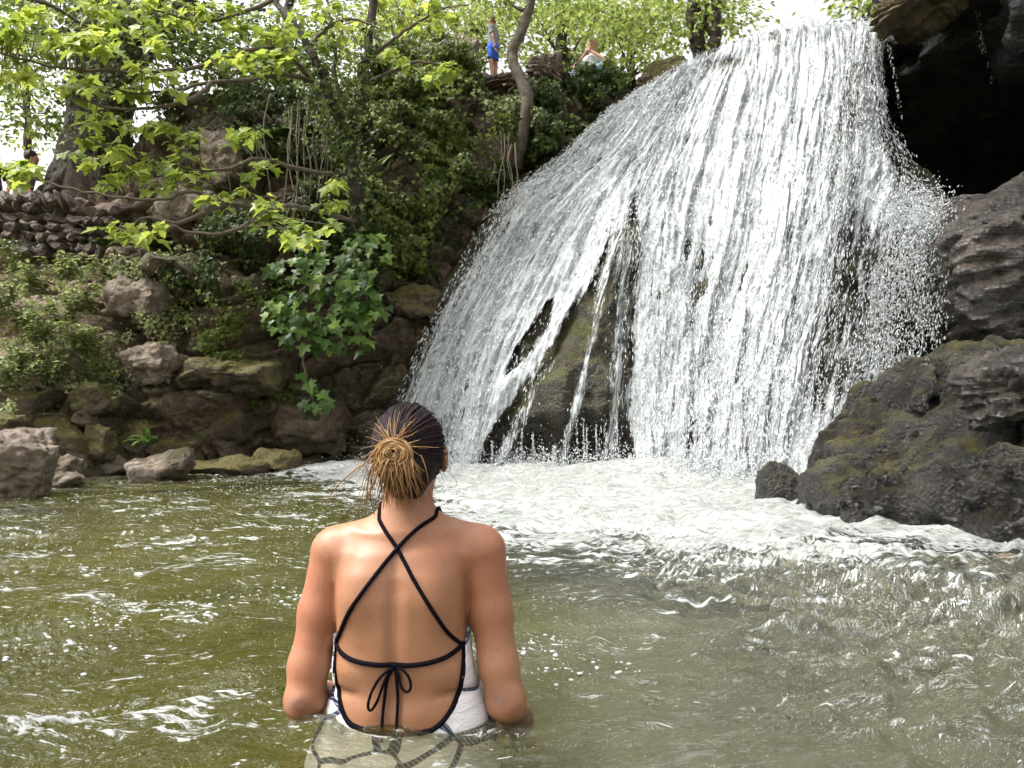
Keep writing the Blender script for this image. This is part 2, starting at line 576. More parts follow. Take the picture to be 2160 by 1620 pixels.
def rock_shape(size, seed, sub=5, p=4.0, rough=0.16, facets=0.22, strata=0.0, taper=0.0, tilt=(0, 0, 0)):
    V, Fc = ico(sub)
    V = V / ((np.abs(V) ** p).sum(1) ** (1 / p))[:, None]
    r2 = np.random.default_rng(seed)
    for k in range(12):                      # knock flat faces off
        n = r2.normal(size=3); n /= np.linalg.norm(n)
        d = (V @ n).max() * (0.62 + 0.28 * r2.random())
        V = V - np.maximum(V @ n - d, 0)[:, None] * n
    s = np.array(size) / 2
    q = V * s
    L = max(size)
    d = rough * L * 0.5 * fbm(q / L * 4 + seed, 5, seed)
    f1, f2, cid = worley(q / L * 4.5 + seed * 1.7, seed)
    d += rough * L * 0.16 * ridged(q / L * 9 + seed, 3, seed + 7)
    d += facets * L * 0.42 * ((cid - 0.5) * 0.4 - 0.5 * sstep(0.25, 0.0, f2 - f1) * 0.4)
    if strata:
        u = q[:, 2] / size[2] * 6 + 0.8 * fbm(q / L * 3, 3, seed + 3)
        d += strata * L * 0.1 * (np.abs((u % 1) - 0.5) * 2 - 0.5)
    n = V / np.linalg.norm(V, axis=1)[:, None]
    q = q + n * d[:, None]
    if taper:
        k = 1 + taper * (q[:, 2] / s[2])
        q[:, :2] *= k[:, None]
    R = np.array(Euler(tilt).to_matrix())
    return q @ R.T, Fc

def rock(name, px, py, w, h, D, mat, label, depth=1.0, seed=1, cat='rock', group=None, **kw):
    """a rock whose face is centred at photo (px,py), w x h photo pixels at distance D"""
    W, H = w / F * D, h / F * D
    V, Fc = rock_shape((W, W * depth, H), seed, **kw)
    o = link(name, make_mesh(name, V, Fc), mat, label=label, cat=cat, group=group)
    o.location = at(px, py, D + W * depth * 0.35)
    return o

SH = 'stones along the waterline'
def shore(px, py, w, h, mat, label, seed, out=0.15, **kw):
    D = float(bank_point([px], [py])[0, 1]) - out
    D = min(D, F * CH / max(py + h * 0.42 - HZ, 60)) if py > 930 else D
    kw.setdefault('sub', 4)
    return rock('rock', px, py, w, h, D, mat, label, seed=seed, group=SH, **kw)

rock('rock', 5, 990, 215, 190, 6.6, M_pale, 'pale topped grey rock standing in the pool at far left', seed=3, depth=0.9, taper=0.22, sub=6, rough=0.10, facets=0.2, p=5)
shore(135, 985, 75, 55, M_pale, 'tan angular stone beside the pale topped rock in the pool', 11)
shore(130, 1015, 100, 34, M_pale, 'low whitish stone at the waterline right of the pale topped rock', 12)
shore(228, 975, 95, 64, M_pale, 'pinkish pale stone at the waterline below a dark hole', 13)
shore(345, 988, 130, 60, M_pale, 'grey wedge stone slanting into the pool below the broad leaved plant', 14, tilt=(0, -0.35, 0))
shore(212, 935, 80, 74, M_mossrock, 'small mossy block under the dark square hole', 15)
shore(142, 930, 120, 110, M_mossrock, 'rounded dark mossy block behind the pale topped rock', 16)
shore(205, 852, 96, 74, M_mossrock, 'dark brown block hanging over the square hole', 17)
shore(305, 925, 130, 120, M_mossrock, 'large brown mossy block left of the broad leaved plant', 18)
shore(375, 955, 110, 80, M_mossrock, 'mossy stone under the broad leaved plant', 19)
shore(455, 930, 150, 130, M_mossrock, 'big mossy block right of the broad leaved plant', 20, out=0.05)
shore(490, 985, 150, 44, M_mossrock, 'long low stone at the waterline in the middle of the bank', 22)
shore(590, 978, 110, 50, M_mossrock, 'brown stone at the waterline near the splash', 23)
shore(40, 848, 110, 80, M_mossrock, 'purple brown block below the weeds at far left', 24)
shore(20, 900, 80, 50, M_mossrock, 'small brown block just above the pale topped rock', 25)
shore(315, 648, 160, 105, M_pale, 'pale limestone boulder jutting from the bank with a dark gap below', 26, sub=5, out=0.35)
shore(325, 770, 150, 85, M_pale, 'grey white rock face below the jutting pale boulder', 27, sub=5)
shore(490, 790, 230, 90, M_mossrock, 'wide mossy ledge block above the dark crack', 28, sub=5, out=0.22)
shore(640, 890, 230, 150, M_bank, 'big smooth brown block beside the foot of the falls', 29, sub=5, out=0.02)
shore(472, 335, 100, 120, M_pale, 'pale grey crag stone under the sycamore branches', 30, sub=5)
shore(300, 450, 120, 80, M_pale, 'pinkish crag stone right of the dry stone wall', 32)
shore(400, 445, 110, 90, M_pale, 'tan crag stone behind the lowest sycamore branch', 33)
shore(375, 570, 120, 60, M_bank, 'brown stone among ivy above the jutting pale boulder', 34)
shore(880, 640, 150, 75, M_mossrock, 'moss covered shelf of rock left of the falls', 35, sub=5, out=0.1)

rock('rock', 1153, 149, 88, 50, 12.35, M_pale, 'grey boulder lying on the cliff edge between child and adult', seed=41, depth=0.9, strata=0.8, sub=5, p=5)
rock('rock', 1060, 186, 150, 48, 13.0, M_pale, 'flat brown slab that the child in blue shorts stands on', seed=42, depth=0.8, strata=0.8, sub=5, p=5, tilt=(0, -0.05, 0))
rock('rock', 962, 138, 72, 120, 12.7, M_pale, 'leaning grey rock left of the child in blue shorts', seed=43, depth=0.8, sub=5, tilt=(0, 0.35, 0))
rock('rock', 1395, 168, 130, 60, 12.8, M_mossrock, 'brown earthy rock on the rim left of the falls', seed=44, depth=0.8, sub=4, tilt=(0, -0.45, 0))

# dry stone wall on the left, each stone its own part
wall = empty('dry_stone_wall', at(90, 545, 11.3), 'dry stone wall of small brown stones with slanted cope at left', 'wall')
stone_me = []
for k in range(6):
    V, Fc = rock_shape((1, 0.9, 1), 60 + k, sub=2, p=9, rough=0.2, facets=0.35)
    me = make_mesh('stone', V, Fc, smooth=False)
    me.materials.append(M_wall)
    stone_me.append(me)
wr = np.random.default_rng(5)
WL = np.array(wall.location)
def stone(c, w, d, h, rot):
    o = link('stone', stone_me[wr.integers(6)], None, wall)
    o.location = Vector(c) - wall.location
    o.scale = (w, d, h)
    o.rotation_euler = rot
course = [440, 461, 482, 500, 518, 536]
for ci, cy in enumerate(course):
    x = -130 + wr.random() * 20
    while x < 232 - ci * 3:
        w = 14 + 36 * wr.random() ** 1.4
        hh = 15 + 11 * wr.random()
        y = cy + 0.05 * (x - 60) + wr.normal() * 2
        D = 11.25 - (cy - 440) / 100 * 0.12 + wr.normal() * 0.06
        stone(at(x + w / 2, y, D), (w + 1) / F * D, 0.3, hh / F * D, (wr.normal() * .15, wr.normal() * .12 + 0.06, wr.normal() * .2))
        x += w
x = -130
while x < 150:
    w = 13 + 9 * wr.random()
    stone(at(x, 419 + 0.04 * x + wr.normal() * 2, 11.2), 0.10 + 0.04 * wr.random(), 0.36, 0.24 + .05 * wr.random(), (0, -0.55 + wr.normal() * .12, wr.normal() * .1))
    x += w
cw = np.array([at(-140, 425, 11.55), at(238, 440, 11.55), at(238, 560, 11.5), at(-140, 560, 11.5)])
cv = np.concatenate([cw, cw + np.array([0, 0.35, 0])])
part('wall_core', cv, np.array([[0, 1, 2, 3], [7, 6, 5, 4], [0, 4, 5, 1], [1, 5, 6, 2], [2, 6, 7, 3], [3, 7, 4, 0]]), M_bank, wall, smooth=False)

# ------------------------------------------------------------------ the falls: rock apron, water sheet, flying water
LINES = [
    (-0.10, [(1325, 205, 12.5), (1150, 370, 12.2), (1020, 470, 12.0), (930, 620, 11.9), (850, 780, 11.7), (740, 1000, 11.7)]),
    (0.00, [(1340, 195, 12.1), (1180, 350, 11.8), (1060, 450, 11.6), (985, 610, 11.5), (905, 770, 11.2), (825, 1000, 11.1)]),
    (0.15, [(1400, 160, 11.9), (1260, 330, 11.5), (1130, 480, 11.2), (1050, 620, 11.0), (970, 800, 10.7), (920, 1000, 10.6)]),
    (0.30, [(1460, 125, 11.7), (1350, 300, 11.1), (1230, 450, 10.7), (1150, 600, 10.4), (1060, 800, 10.1), (1010, 1010, 9.9)]),
    (0.40, [(1500, 105, 11.5), (1400, 280, 10.8), (1320, 450, 10.3), (1270, 600, 9.9), (1210, 800, 9.6), (1185, 1014, 9.5)]),
    (0.50, [(1540, 88, 11.2), (1450, 280, 10.4), (1390, 450, 9.9), (1360, 600, 9.6), (1345, 800, 9.4), (1340, 1016, 9.2)]),
    (0.65, [(1620, 62, 10.6), (1570, 280, 9.7), (1530, 500, 9.2), (1500, 700, 8.8), (1480, 850, 8.6), (1470, 1032, 8.3)]),
    (0.80, [(1720, 45, 9.9), (1710, 250, 9.0), (1680, 450, 8.5), (1640, 650, 8.1), (1610, 850, 7.8), (1605, 1042, 7.6)]),
    (0.92, [(1800, 44, 9.5), (1785, 200, 8.8), (1800, 350, 8.4), (1770, 550, 8.0), (1730, 750, 7.6), (1690, 1052, 7.1)]),
    (1.00, [(1862, 48, 9.3), (1835, 180, 9.0), (1850, 300, 8.8), (1900, 430, 8.4), (1890, 700, 8.0), (1850, 1052, 7.3)]),
    (1.08, [(1905, 60, 10.2), (1850, 180, 10.0), (1880, 280, 9.6), (2000, 440, 8.9), (2010, 700, 8.8), (2000, 1052, 8.5)])]
LS = np.array([l[0] for l in LINES])
LT = np.stack([spline(np.array(l[1], float), 101) for l in LINES])       # (line, t, px/py/D)
_LTs = np.stack([np.stack([spline(LT[:, t], (len(LINES) - 1) * 20 + 1)[:, c] for t in range(101)], 1) for c in range(3)], -1)
_su = np.interp(np.arange((len(LINES) - 1) * 20 + 1) / 20.0, np.arange(len(LINES)), LS)
def flow(s, t):
    """photo column, row, distance of the smooth fall surface"""
    s, t = np.asarray(s, float), np.asarray(t, float)
    fi = np.interp(s, _su, np.arange(len(_su)))
    i = np.clip(fi.astype(int), 0, len(_su) - 2); a = fi - i
    ft = np.clip(t, 0, 1) * 100
    j = np.clip(ft.astype(int), 0, 99); b = ft - j
    g = lambda i, j: _LTs[i, j]
    a, b = a[..., None], b[..., None]
    return (g(i, j) * (1 - a) * (1 - b) + g(i + 1, j) * a * (1 - b) + g(i, j + 1) * (1 - a) * b + g(i + 1, j + 1) * a * b)

def flow_point(s, t, out=0.0):
    q = flow(s, t)
    P = at(q[..., 0], q[..., 1], q[..., 2])
    k = np.clip(-np.asarray(t, float) / 0.12, 0, 1)          # t<0: the stream bed behind the lip
    P[..., 1] += 1.8 * k
    P[..., 2] += 0.10 * k - 0.0
    lip = np.exp(-np.clip(np.asarray(t, float), 0, 1) / 0.03)
    P[..., 1] += 0.35 * lip * (np.asarray(t, float) >= 0) + 0.35 * (np.asarray(t, float) < 0)
    r = 0.16 * fbm(P.reshape(-1, 3) * np.array([1.3, 0.8, 0.6]), 4, 70).reshape(P.shape[:-1])
    P[..., 1] -= r + np.asarray(out) * 0.85
    P[..., 2] += np.asarray(out) * 0.35
    return P

def poly_sd(px, py, poly):
    """signed distance to polygon, negative inside"""
    x, y = np.asarray(px, float).ravel(), np.asarray(py, float).ravel()
    d = np.full(x.shape, 1e9); ins = np.zeros(x.shape, bool)
    n = len(poly)
    for i in range(n):
        ax, ay = poly[i]; bx, by = poly[(i + 1) % n]
        ex, ey = bx - ax, by - ay
        t = np.clip(((x - ax) * ex + (y - ay) * ey) / (ex * ex + ey * ey), 0, 1)
        d = np.minimum(d, np.hypot(x - ax - t * ex, y - ay - t * ey))
        c = ((ay > y) != (by > y))
        with np.errstate(divide='ignore', invalid='ignore'):
            c &= x < (bx - ax) * (y - ay) / (by - ay if by != ay else 1e-9) + ax
        ins ^= c
    return np.where(ins, -d, d).reshape(np.shape(px))

DRY = [(1338, 430), (1290, 505), (1240, 600), (1175, 715), (1125, 790), (1060, 890), (1020, 950), (985, 1020), (1330, 1022), (1328, 800), (1338, 600)]
SLOT = [(1172, 630), (1148, 645), (1085, 750), (1070, 805), (1125, 755), (1166, 690)]
def blob(px, py, cx, cy, rx, ry):
    return np.exp(-((px - cx) / rx) ** 2 - ((py - cy) / ry) ** 2)
def coverage(px, py, s):
    c = 0.97 - 0.0 * px
    wob = 10 * fbm(np.stack([np.ravel(px) / 40, np.ravel(py) / 60, 0 * np.ravel(px)], 1), 3, 90).reshape(np.shape(px))
    d = poly_sd(px, py, DRY) + wob
    dry = sstep(14, -14, d)
    trick = (np.exp(-((px - (1225 + np.clip(800 - py, -250, 400) * 0.22)) / 13) ** 2) * 0.50
             + np.exp(-((px - (1300 + np.clip(700 - py, -400, 400) * 0.08)) / 22) ** 2) * 0.50
             + np.exp(-((px - (1105 + np.clip(880 - py, -250, 100) * 0.5)) / 18) ** 2) * 0.45 * (py > 780))
    c = c * (1 - dry) + dry * np.clip(0.05 + trick, 0, 1)
    c -= 0.75 * sstep(8, -8, poly_sd(px, py, SLOT) + wob * 0.5)
    c -= 0.42 * blob(px, py, 1040, 500, 70, 50)
    c -= 0.60 * blob(px, py, 1790, 560, 60, 140)
    c -= 0.58 * blob(px, py, 1735, 790, 75, 170)
    c -= 0.45 * blob(px, py, 1775, 240, 40, 140)
    c -= 0.50 * blob(px, py, 1520, 145, 60, 28)
    c -= 0.30 * blob(px, py, 1630, 95, 22, 45)
    c -= 0.34 * blob(px, py, 1650, 520, 26, 160)
    c -= 0.18 * blob(px, py, 1480, 360, 60, 140)
    c -= 0.38 * blob(px, py, 1330, 360, 30, 130)
    c += 0.10 * blob(px, py, 1500, 800, 140, 300)
    c -= 0.65 * sstep(0.955, 1.0, s) * sstep(120, 200, py)
    c -= 0.55 * sstep(0.05, -0.04, s)
    c -= 0.30 * sstep(150, 60, py) * (px > 1560)
    return np.clip(c, 0.0, 1)

def build_apron():
    nu, nv = 300, 320
    s = np.linspace(-0.10, 1.08, nu); t = np.concatenate([np.linspace(-0.12, 0, 14)[:-1], np.linspace(0, 1, nv - 13)])
    S, T = np.meshgrid(s, t, indexing='ij')
    P = flow_point(S, T)
    q = flow(S, T)
    d = poly_sd(q[..., 0], q[..., 1], DRY)
    r = 0.05 * fbm(P.reshape(-1, 3) * 5, 5, 77).reshape(S.shape) + 0.06 * ridged(P.reshape(-1, 3) * np.array([2.5, 2, 1.2]), 3, 78).reshape(S.shape)
    bulge = 0.32 * sstep(10, -70, d) * sstep(1.0, 0.82, T)        # the bare rib stands proud, undercut at the pool
    under = -0.55 * sstep(0.86, 0.95, T) * sstep(20, -30, d)
    P[..., 1] -= r + bulge + under
    P[:, -1, 2] = -0.7
    return P.reshape(-1, 3), grid_faces(nu, nv)
V, Fq = build_apron()
link('waterfall_rock', make_mesh('waterfall_rock', V, Fq[:, ::-1]), M_apron, label='brown mossy tufa apron that the waterfall runs over', cat='rock')

def water_white(name, alpha=None):
    M = Mat(name)
    uv = M.n('TexCoord').outputs['UV']
    sp = M.scale(uv, (1.0, 1.0, 1.0))
    n1 = M.noise(M.scale(sp, (105, 9, 1)), 1.0, 5, 0.62, 0.7)
    n2 = M.noise(M.scale(sp, (330, 46, 1)), 1.0, 4, 0.68, 0.5)
    h = M.math('ADD', n1, M.math('MULTIPLY', n2, 0.8))
    col = M.ramp(n2, [(0.3, (0.32, 0.36, 0.37)), (0.48, (0.52, 0.55, 0.55)), (0.62, (0.70, 0.72, 0.72))])
    sh = M.pbsdf(Base__Color=col, Roughness=0.32, Normal=M.bump(h, 0.9, 0.06), Specular__IOR__Level=0.5)
    if alpha:
        cov = M.attr('cov')
        v = M.math('ADD', M.math('MULTIPLY', n1, 0.62), M.math('MULTIPLY', n2, 0.38))
        thr = M.math('SUBTRACT', 0.75, M.math('MULTIPLY', cov, 0.44))
        a = M.mapr(M.math('SUBTRACT', v, thr), -0.09, 0.08)
        a = M.math('MAXIMUM', a, M.mapr(cov, 0.45, 1.0, 0.0, 0.60))
        tr = M.n('BsdfTransparent')
        sh = M.n('MixShader', i0=a, i1=tr, i2=sh).outputs[0]
    return M.surf(sh)
M_sheet = water_white('falling_water', True)
def drop_mat():
    M = Mat('white_water_drops')
    c = M.ramp(M.attr('rnd'), [(0.0, (0.50, 0.54, 0.54)), (0.6, (0.80, 0.82, 0.82))])
    p = M.pbsdf(Base__Color=c, Roughness=0.25, Specular__IOR__Level=0.5)
    return M.surf(M.n('MixShader', i0=0.2, i1=p, i2=M.n('BsdfTranslucent', Color=c)))
M_drop = drop_mat()

falls = empty('waterfall', at(1340, 1005, 9.2), 'white waterfall fanning over the brown rock apron into the pool', 'waterfall')
def build_sheet(extra, seed, smin_=-0.03, smax_=1.0):
    nu, nv = 430, 460
    s = np.linspace(smin_, smax_, nu)
    t = np.concatenate([np.linspace(-0.12, 0, 16)[:-1], np.linspace(0, 1, nv - 15)])
    S, T = np.meshgrid(s, t, indexing='ij')
    q = flow(S, T)
    cov = coverage(q[..., 0], q[..., 1], S)
    st = np.stack([S * 46, T * 6, 0 * S + seed], -1).reshape(-1, 3)
    st2 = np.stack([S * 150, T * 26, 0 * S + seed], -1).reshape(-1, 3)
    warp = fbm(st * 0.5, 2, seed + 3)
    st[:, 0] += warp * 1.2; st2[:, 0] += warp * 2.0
    rel = 0.07 * fbm(st, 4, seed).reshape(S.shape) + 0.030 * fbm(st2, 3, seed + 9).reshape(S.shape)
    out = 0.17 + extra + 1.25 * rel * np.clip(cov * 1.2, 0.3, 1) + 0.38 * sstep(0.4, 0.0, cov) * 0
    P = flow_point(S, T, out)
    d = poly_sd(q[..., 0], q[..., 1], DRY)
    P[..., 1] -= 0.34 * sstep(10, -70, d) * sstep(1.0, 0.82, T)
    P[:, -1, 2] -= 0.1
    uv = np.stack([S.ravel() * 0.9, T.ravel()], 1)
    return P.reshape(-1, 3), grid_faces(nu, nv)[:, ::-1], cov.ravel(), uv
V, Fq, cov, uv = build_sheet(0.0, 5)
part('water_sheet', V, Fq, M_sheet, falls, attrs={'cov': cov}, uv=uv, kind='stuff')

DROP_V = np.array([[0, 0, -1], [1, 0, 0.1], [-0.5, 0.87, 0.1], [-0.5, -0.87, 0.1], [0, 0, 1]], float)
DROP_F = np.array([[0, 2, 1], [0, 3, 2], [0, 1, 3], [4, 1, 2], [4, 2, 3], [4, 3, 1]])
def drops(P, T, L, W, rnd):
    """elongated drops: positions, flight directions, half lengths, half widths"""
    T = T / (np.linalg.norm(T, axis=1)[:, None] + 1e-9)
    a = np.cross(T, np.array([0.3, 0.9, 0.2])); a /= np.linalg.norm(a, axis=1)[:, None] + 1e-9
    b = np.cross(T, a)
    V = P[:, None] + (DROP_V[None, :, 2:3] * L[:, None, None]) * T[:, None] + W[:, None, None] * (DROP_V[None, :, 0:1] * a[:, None] + DROP_V[None, :, 1:2] * b[:, None])
    Fc = DROP_F[None] + (np.arange(len(P)) * 5)[:, None, None]
    return V.reshape(-1, 3), Fc.reshape(-1, 3), np.repeat(rnd, 5)

def flying_water(n, seed):
    r = np.random.default_rng(seed)
    s = r.uniform(-0.06, 1.03, n * 3); t = r.uniform(0.0, 1.0, n * 3)
    q = flow(s, t)
    cov = coverage(q[:, 0], q[:, 1], np.clip(s, 0, 0.97))
    cl = fbm(np.stack([s * 40, t * 9, 0 * s], 1), 3, seed)
    keep = r.random(n * 3) < np.clip(cov * 0.9 + 0.10 + 0.25 * cl - 0.45 * (cov < 0.2), 0.0, 1) * np.where(s < 0.0, 0.55, 1)
    s, t, cov = s[keep][:n], t[keep][:n], cov[keep][:n]
    m = len(s)
    out = 0.20 + np.abs(r.normal(size=m)) * (0.05 + 0.05 * t)
    P = flow_point(s, t, out)
    dd = flow_point(s, np.clip(t + 0.01, 0, 1), out) - flow_point(s, np.clip(t - 0.01, 0, 1), out)
    dd = dd / (np.linalg.norm(dd, axis=1)[:, None] + 1e-9) + r.normal(size=(m, 3)) * 0.12
    W = 0.0035 + 0.006 * r.random(m) ** 2
    L = W * (1.8 + 5.0 * r.random(m))
    return drops(P, dd, L, W, r.random(m))
V, Fc, rd = flying_water(42000, 3)
part('water_drops', V, Fc, M_drop, falls, attrs={'rnd': rd}, kind='stuff')

# side cascade off the right-hand ledge, and splashes at the foot
def scatter_drops(path_lo, path_hi, n, seed, spread=0.12, w=(0.004, 0.010), rough=0.2, dens=None):
    r = np.random.default_rng(seed)
    A, B = spline(np.array(path_lo, float), 60), spline(np.array(path_hi, float), 60)
    u, t = r.random(n), r.random(n)
    if dens is not None:
        k = r.random(n) < dens(u, t); u, t = u[k], t[k]
    n = len(u)
    f = lambda u, t: (lambda a: a)(np.stack([np.interp(t * 59, np.arange(60), A[:, c]) * (1 - u) + np.interp(t * 59, np.arange(60), B[:, c]) * u for c in range(3)], 1))
    q, q2 = f(u, t), f(u, np.clip(t + 0.02, 0, 1.02))
    P, P2 = at(q[:, 0], q[:, 1], q[:, 2]), at(q2[:, 0], q2[:, 1], q2[:, 2])
    d = P2 - P; d[:, 2] -= 1e-3
    d = d / (np.linalg.norm(d, axis=1)[:, None] + 1e-9) + r.normal(size=(n, 3)) * rough
    P = P + r.normal(size=(n, 3)) * spread * np.array([0.6, 1, 0.6])
    W = w[0] + (w[1] - w[0]) * r.random(n) ** 2
    return drops(P, d, W * (1.2 + 2.2 * r.random(n)), W, r.random(n))
side = empty('side_cascade', at(1850, 900, 6.9), 'broken white cascade pouring off the right hand ledge behind the boulder', 'waterfall')
a = Acc()
V, Fc, rd = scatter_drops([(1935, 452, 7.0), (1850, 560, 7.2), (1760, 700, 7.1), (1715, 850, 7.0), (1690, 960, 6.9)],
                          [(1972, 450, 6.9), (1964, 600, 6.85), (1960, 740, 6.8), (1950, 840, 6.7), (1940, 960, 6.7)], 15000, 8,
                          dens=lambda u, t: np.clip(0.25 + 0.9 * fbm(np.stack([u * 9, t * 5, 0 * u], 1), 3, 12) + 0.35 * (1 - t), 0.05, 1))
part('water_drops', V, Fc, M_drop, side, attrs={'rnd': rd}, kind='stuff')
V, Fc, rd = scatter_drops([(1905, 385, 7.9), (1890, 400, 7.7), (1870, 420, 7.5), (1850, 450, 7.3)],
                          [(1990, 440, 7.0), (1975, 450, 6.9), (1965, 470, 6.9), (1960, 500, 6.9)], 2500, 9, rough=0.6)
part('splash', V, Fc, M_drop, side, attrs={'rnd': rd}, kind='stuff')
rib = empty('trickles', at(1180, 1000, 9.3), 'thin trickles dripping from the bare rock rib at the foot of the falls', 'water')
tr_ = np.random.default_rng(33)
for k in range(17):
    x0 = 1035 + 17.5 * k + tr_.normal() * 7
    y0 = 900 + tr_.random() * 55 - 30 * (k > 8); D0 = float(np.interp(x0, [1000, 1185, 1340], [9.75, 9.2, 8.95]))
    V, Fc, rd = scatter_drops([(x0 - 1.5, y0, D0), (x0 - 1.5 + tr_.normal() * 5, 1004, D0)], [(x0 + 1.5, y0, D0), (x0 + 1.5 + tr_.normal() * 5, 1004, D0)], int(50 + 130 * tr_.random()), 600 + k, spread=0.01, w=(0.003, 0.007), rough=0.05)
    part('trickle', V, Fc, M_drop, rib, attrs={'rnd': rd}, kind='stuff')
drip = empty('cave_drips', at(1860, 420, 8.9), 'thin strings of drops falling in front of the dark cave', 'water')
for k, (x0, y0, x1, y1, n) in enumerate([(1842, 75, 1852, 330, 190), (1857, 85, 1868, 300, 90), (1872, 80, 1902, 250, 80), (2056, 0, 2075, 110, 90), (2074, 105, 2098, 190, 14)]):
    V, Fc, rd = scatter_drops([(x0 - 3, y0, 8.6), (x1 - 4, y1, 8.6)], [(x0 + 3, y0, 8.6), (x1 + 4, y1, 8.6)], n, 20 + k, spread=0.012, w=(0.003, 0.009))
    part('water_drops', V, Fc, M_drop, drip, attrs={'rnd': rd}, kind='stuff')

# ------------------------------------------------------------------ right-hand rocks: overhang, cave, ledge, boulders
def sdf_rock(name, lo, hi, h, fn, mat, fine=0.0, **kw):
    P, sh = sdf_grid(lo, hi, h)
    S = fn(P).reshape(sh)
    S[0] = S[-1] = 1; S[:, 0] = S[:, -1] = 1; S[:, :, 0] = S[:, :, -1] = 1
    V, Fq = surface_nets(S, lo, h)
    if fine:
        n = np.zeros_like(V)
        fnr = np.cross(V[Fq[:, 1]] - V[Fq[:, 0]], V[Fq[:, 2]] - V[Fq[:, 0]])
        for k in range(4):
            np.add.at(n, Fq[:, k], fnr)
        n /= np.linalg.norm(n, axis=1)[:, None] + 1e-9
        V = V + n * (fine * (fbm(V * 13, 4, 91) + 0.7 * np.clip(ridged(V * 5, 3, 92), -1, 1)))[:, None]
    return link(name, make_mesh(name, V, Fq), mat, **kw)

def rbox(p, c, hs, r, rot=None):
    q = p - np.asarray(c, np.float32)
    if rot is not None:
        q = q @ np.array(Euler(rot).to_matrix(), np.float32)
    q = np.abs(q) - (np.asarray(hs, np.float32) - r)
    return np.linalg.norm(np.maximum(q, 0), axis=1) + np.minimum(q.max(1), 0) - r

def over_fn(p):
    w = 0.25 * fbm(p * 0.8, 3, 51) + 0.10 * fbm(p * 3.0, 3, 52)
    st = 0.08 * np.sin(p[:, 2] * 14 + 4 * fbm(p * 0.7, 2, 53)) 
    roof = rbox(p, (8.9, 11.0, 7.15), (4.25, 3.6, 2.15), 0.5, (0, 0.02, 0.1))
    back = rbox(p, (9.6, 14.3, 3.5), (4.2, 1.3, 4.5), 0.4)
    side_ = rbox(p, (11.2, 9.5, 3.5), (1.5, 5, 4.5), 0.4)
    hang = rbox(p, (6.25, 8.4, 4.85), (0.8, 0.6, 0.5), 0.35, (0.1, 0.2, 0))
    d = smin(smin(roof, back, 0.6), side_, 0.6)
    d = smin(d, hang, 0.4)
    d = smax(d, (0.488 * p[:, 1] - p[:, 0] + 0.15) * 0.9, 0.3)       # its left flank falls back behind the stream
    return d + w + st
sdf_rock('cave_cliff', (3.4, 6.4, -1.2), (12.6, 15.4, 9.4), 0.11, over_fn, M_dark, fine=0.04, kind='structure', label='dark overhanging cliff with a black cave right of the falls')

def ledge_fn(p):
    # wet layered ledge rising to the right, undercut below
    d = rbox(p, (5.22, 6.95, 2.17), (1.45, 1.0, 0.46), 0.22, (0.05, -0.26, -0.12))
    u = p[:, 2] - 0.26 * (p[:, 0] - 4.2)
    f = u * 7 + 1.1 * fbm(p * np.array([0.9, 0.9, 1.5]), 3, 61)
    fr = f - np.floor(f)
    d = d + 0.07 * (np.abs(fr - 0.5) * 2 - 0.5) + 0.10 * fbm(p * np.array([1.5, 1.5, 3.5]), 4, 62) + 0.03 * fbm(p * np.array([5, 5, 12]), 3, 63)
    return d
sdf_rock('rock', (3.3, 5.6, 1.0), (7.2, 8.4, 3.6), 0.035, ledge_fn, M_ledge, fine=0.014, label='wet layered rock ledge rising right below the cave', cat='rock')
def ledge2_fn(p):
    d = rbox(p, (5.15, 7.9, 2.75), (0.95, 0.6, 0.36), 0.28, (0, -0.42, 0.1))
    return d + 0.12 * fbm(p * 1.6, 4, 64) + 0.03 * fbm(p * 7, 3, 65)
sdf_rock('rock', (3.9, 6.8, 1.8), (6.6, 8.9, 4.1), 0.045, ledge2_fn, M_ledge, label='brown rock resting behind the wet ledge at the cave mouth', cat='rock')
def under_fn(p):
    return rbox(p, (6.5, 8.3, 0.6), (2.2, 0.5, 1.6), 0.3) + 0.2 * fbm(p * 1.5, 4, 66)
sdf_rock('cave_floor_rock', (3.8, 7.2, -1.0), (9.2, 9.4, 2.6), 0.07, under_fn, M_dark, kind='structure', label='dark hollow rock under the wet ledge')

def boulder_fn(p):
    b1 = rbox(p, (3.50, 5.15, 0.12), (1.28, 1.05, 0.86), 0.55, (0.16, 0.10, 0.25))
    pk = ell(p, (2.95, 5.10, 0.62), (0.62, 0.62, 0.50))
    nose = ell(p, (2.18, 5.05, 0.26), (0.32, 0.45, 0.34))
    d = smin(smin(b1, pk, 0.25), nose, 0.2)
    # cleft slope on the left side
    n = np.array([-0.62, -0.15, 0.77]); n /= np.linalg.norm(n)
    d = smax(d, (p - np.array([2.42, 4.9, 0.62], np.float32)) @ n.astype(np.float32), 0.18)
    foot = smax(d, 0.0 * d - 9, 0.1)
    und = -ell(p, (2.35, 3.95, -0.28), (0.35, 0.45, 0.30))
    d = smax(foot, und, 0.12)
    f1, f2, cid = worley(p * 1.7, 67)
    d = d - 0.05 * (cid - 0.5) + 0.06 * sstep(0.15, 0.0, f2 - f1)
    return d + 0.085 * fbm(p * 1.7, 4, 68) + 0.028 * fbm(p * 7, 4, 69)
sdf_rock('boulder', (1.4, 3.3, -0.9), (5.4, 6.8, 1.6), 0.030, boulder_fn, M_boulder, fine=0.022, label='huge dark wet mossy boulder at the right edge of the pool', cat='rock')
rock('rock', 1945, 22, 190, 70, 8.3, M_mossrock, 'mossy brown lip of rock hanging at the top edge of the cave', seed=85, sub=5, depth=0.8, strata=0.9, tilt=(0, -0.12, 0))
rock('rock', 1658, 1035, 110, 130, 5.75, M_boulder, 'small squarish wet block left of the huge mossy boulder', seed=81, sub=5, depth=1.0, rough=0.1)
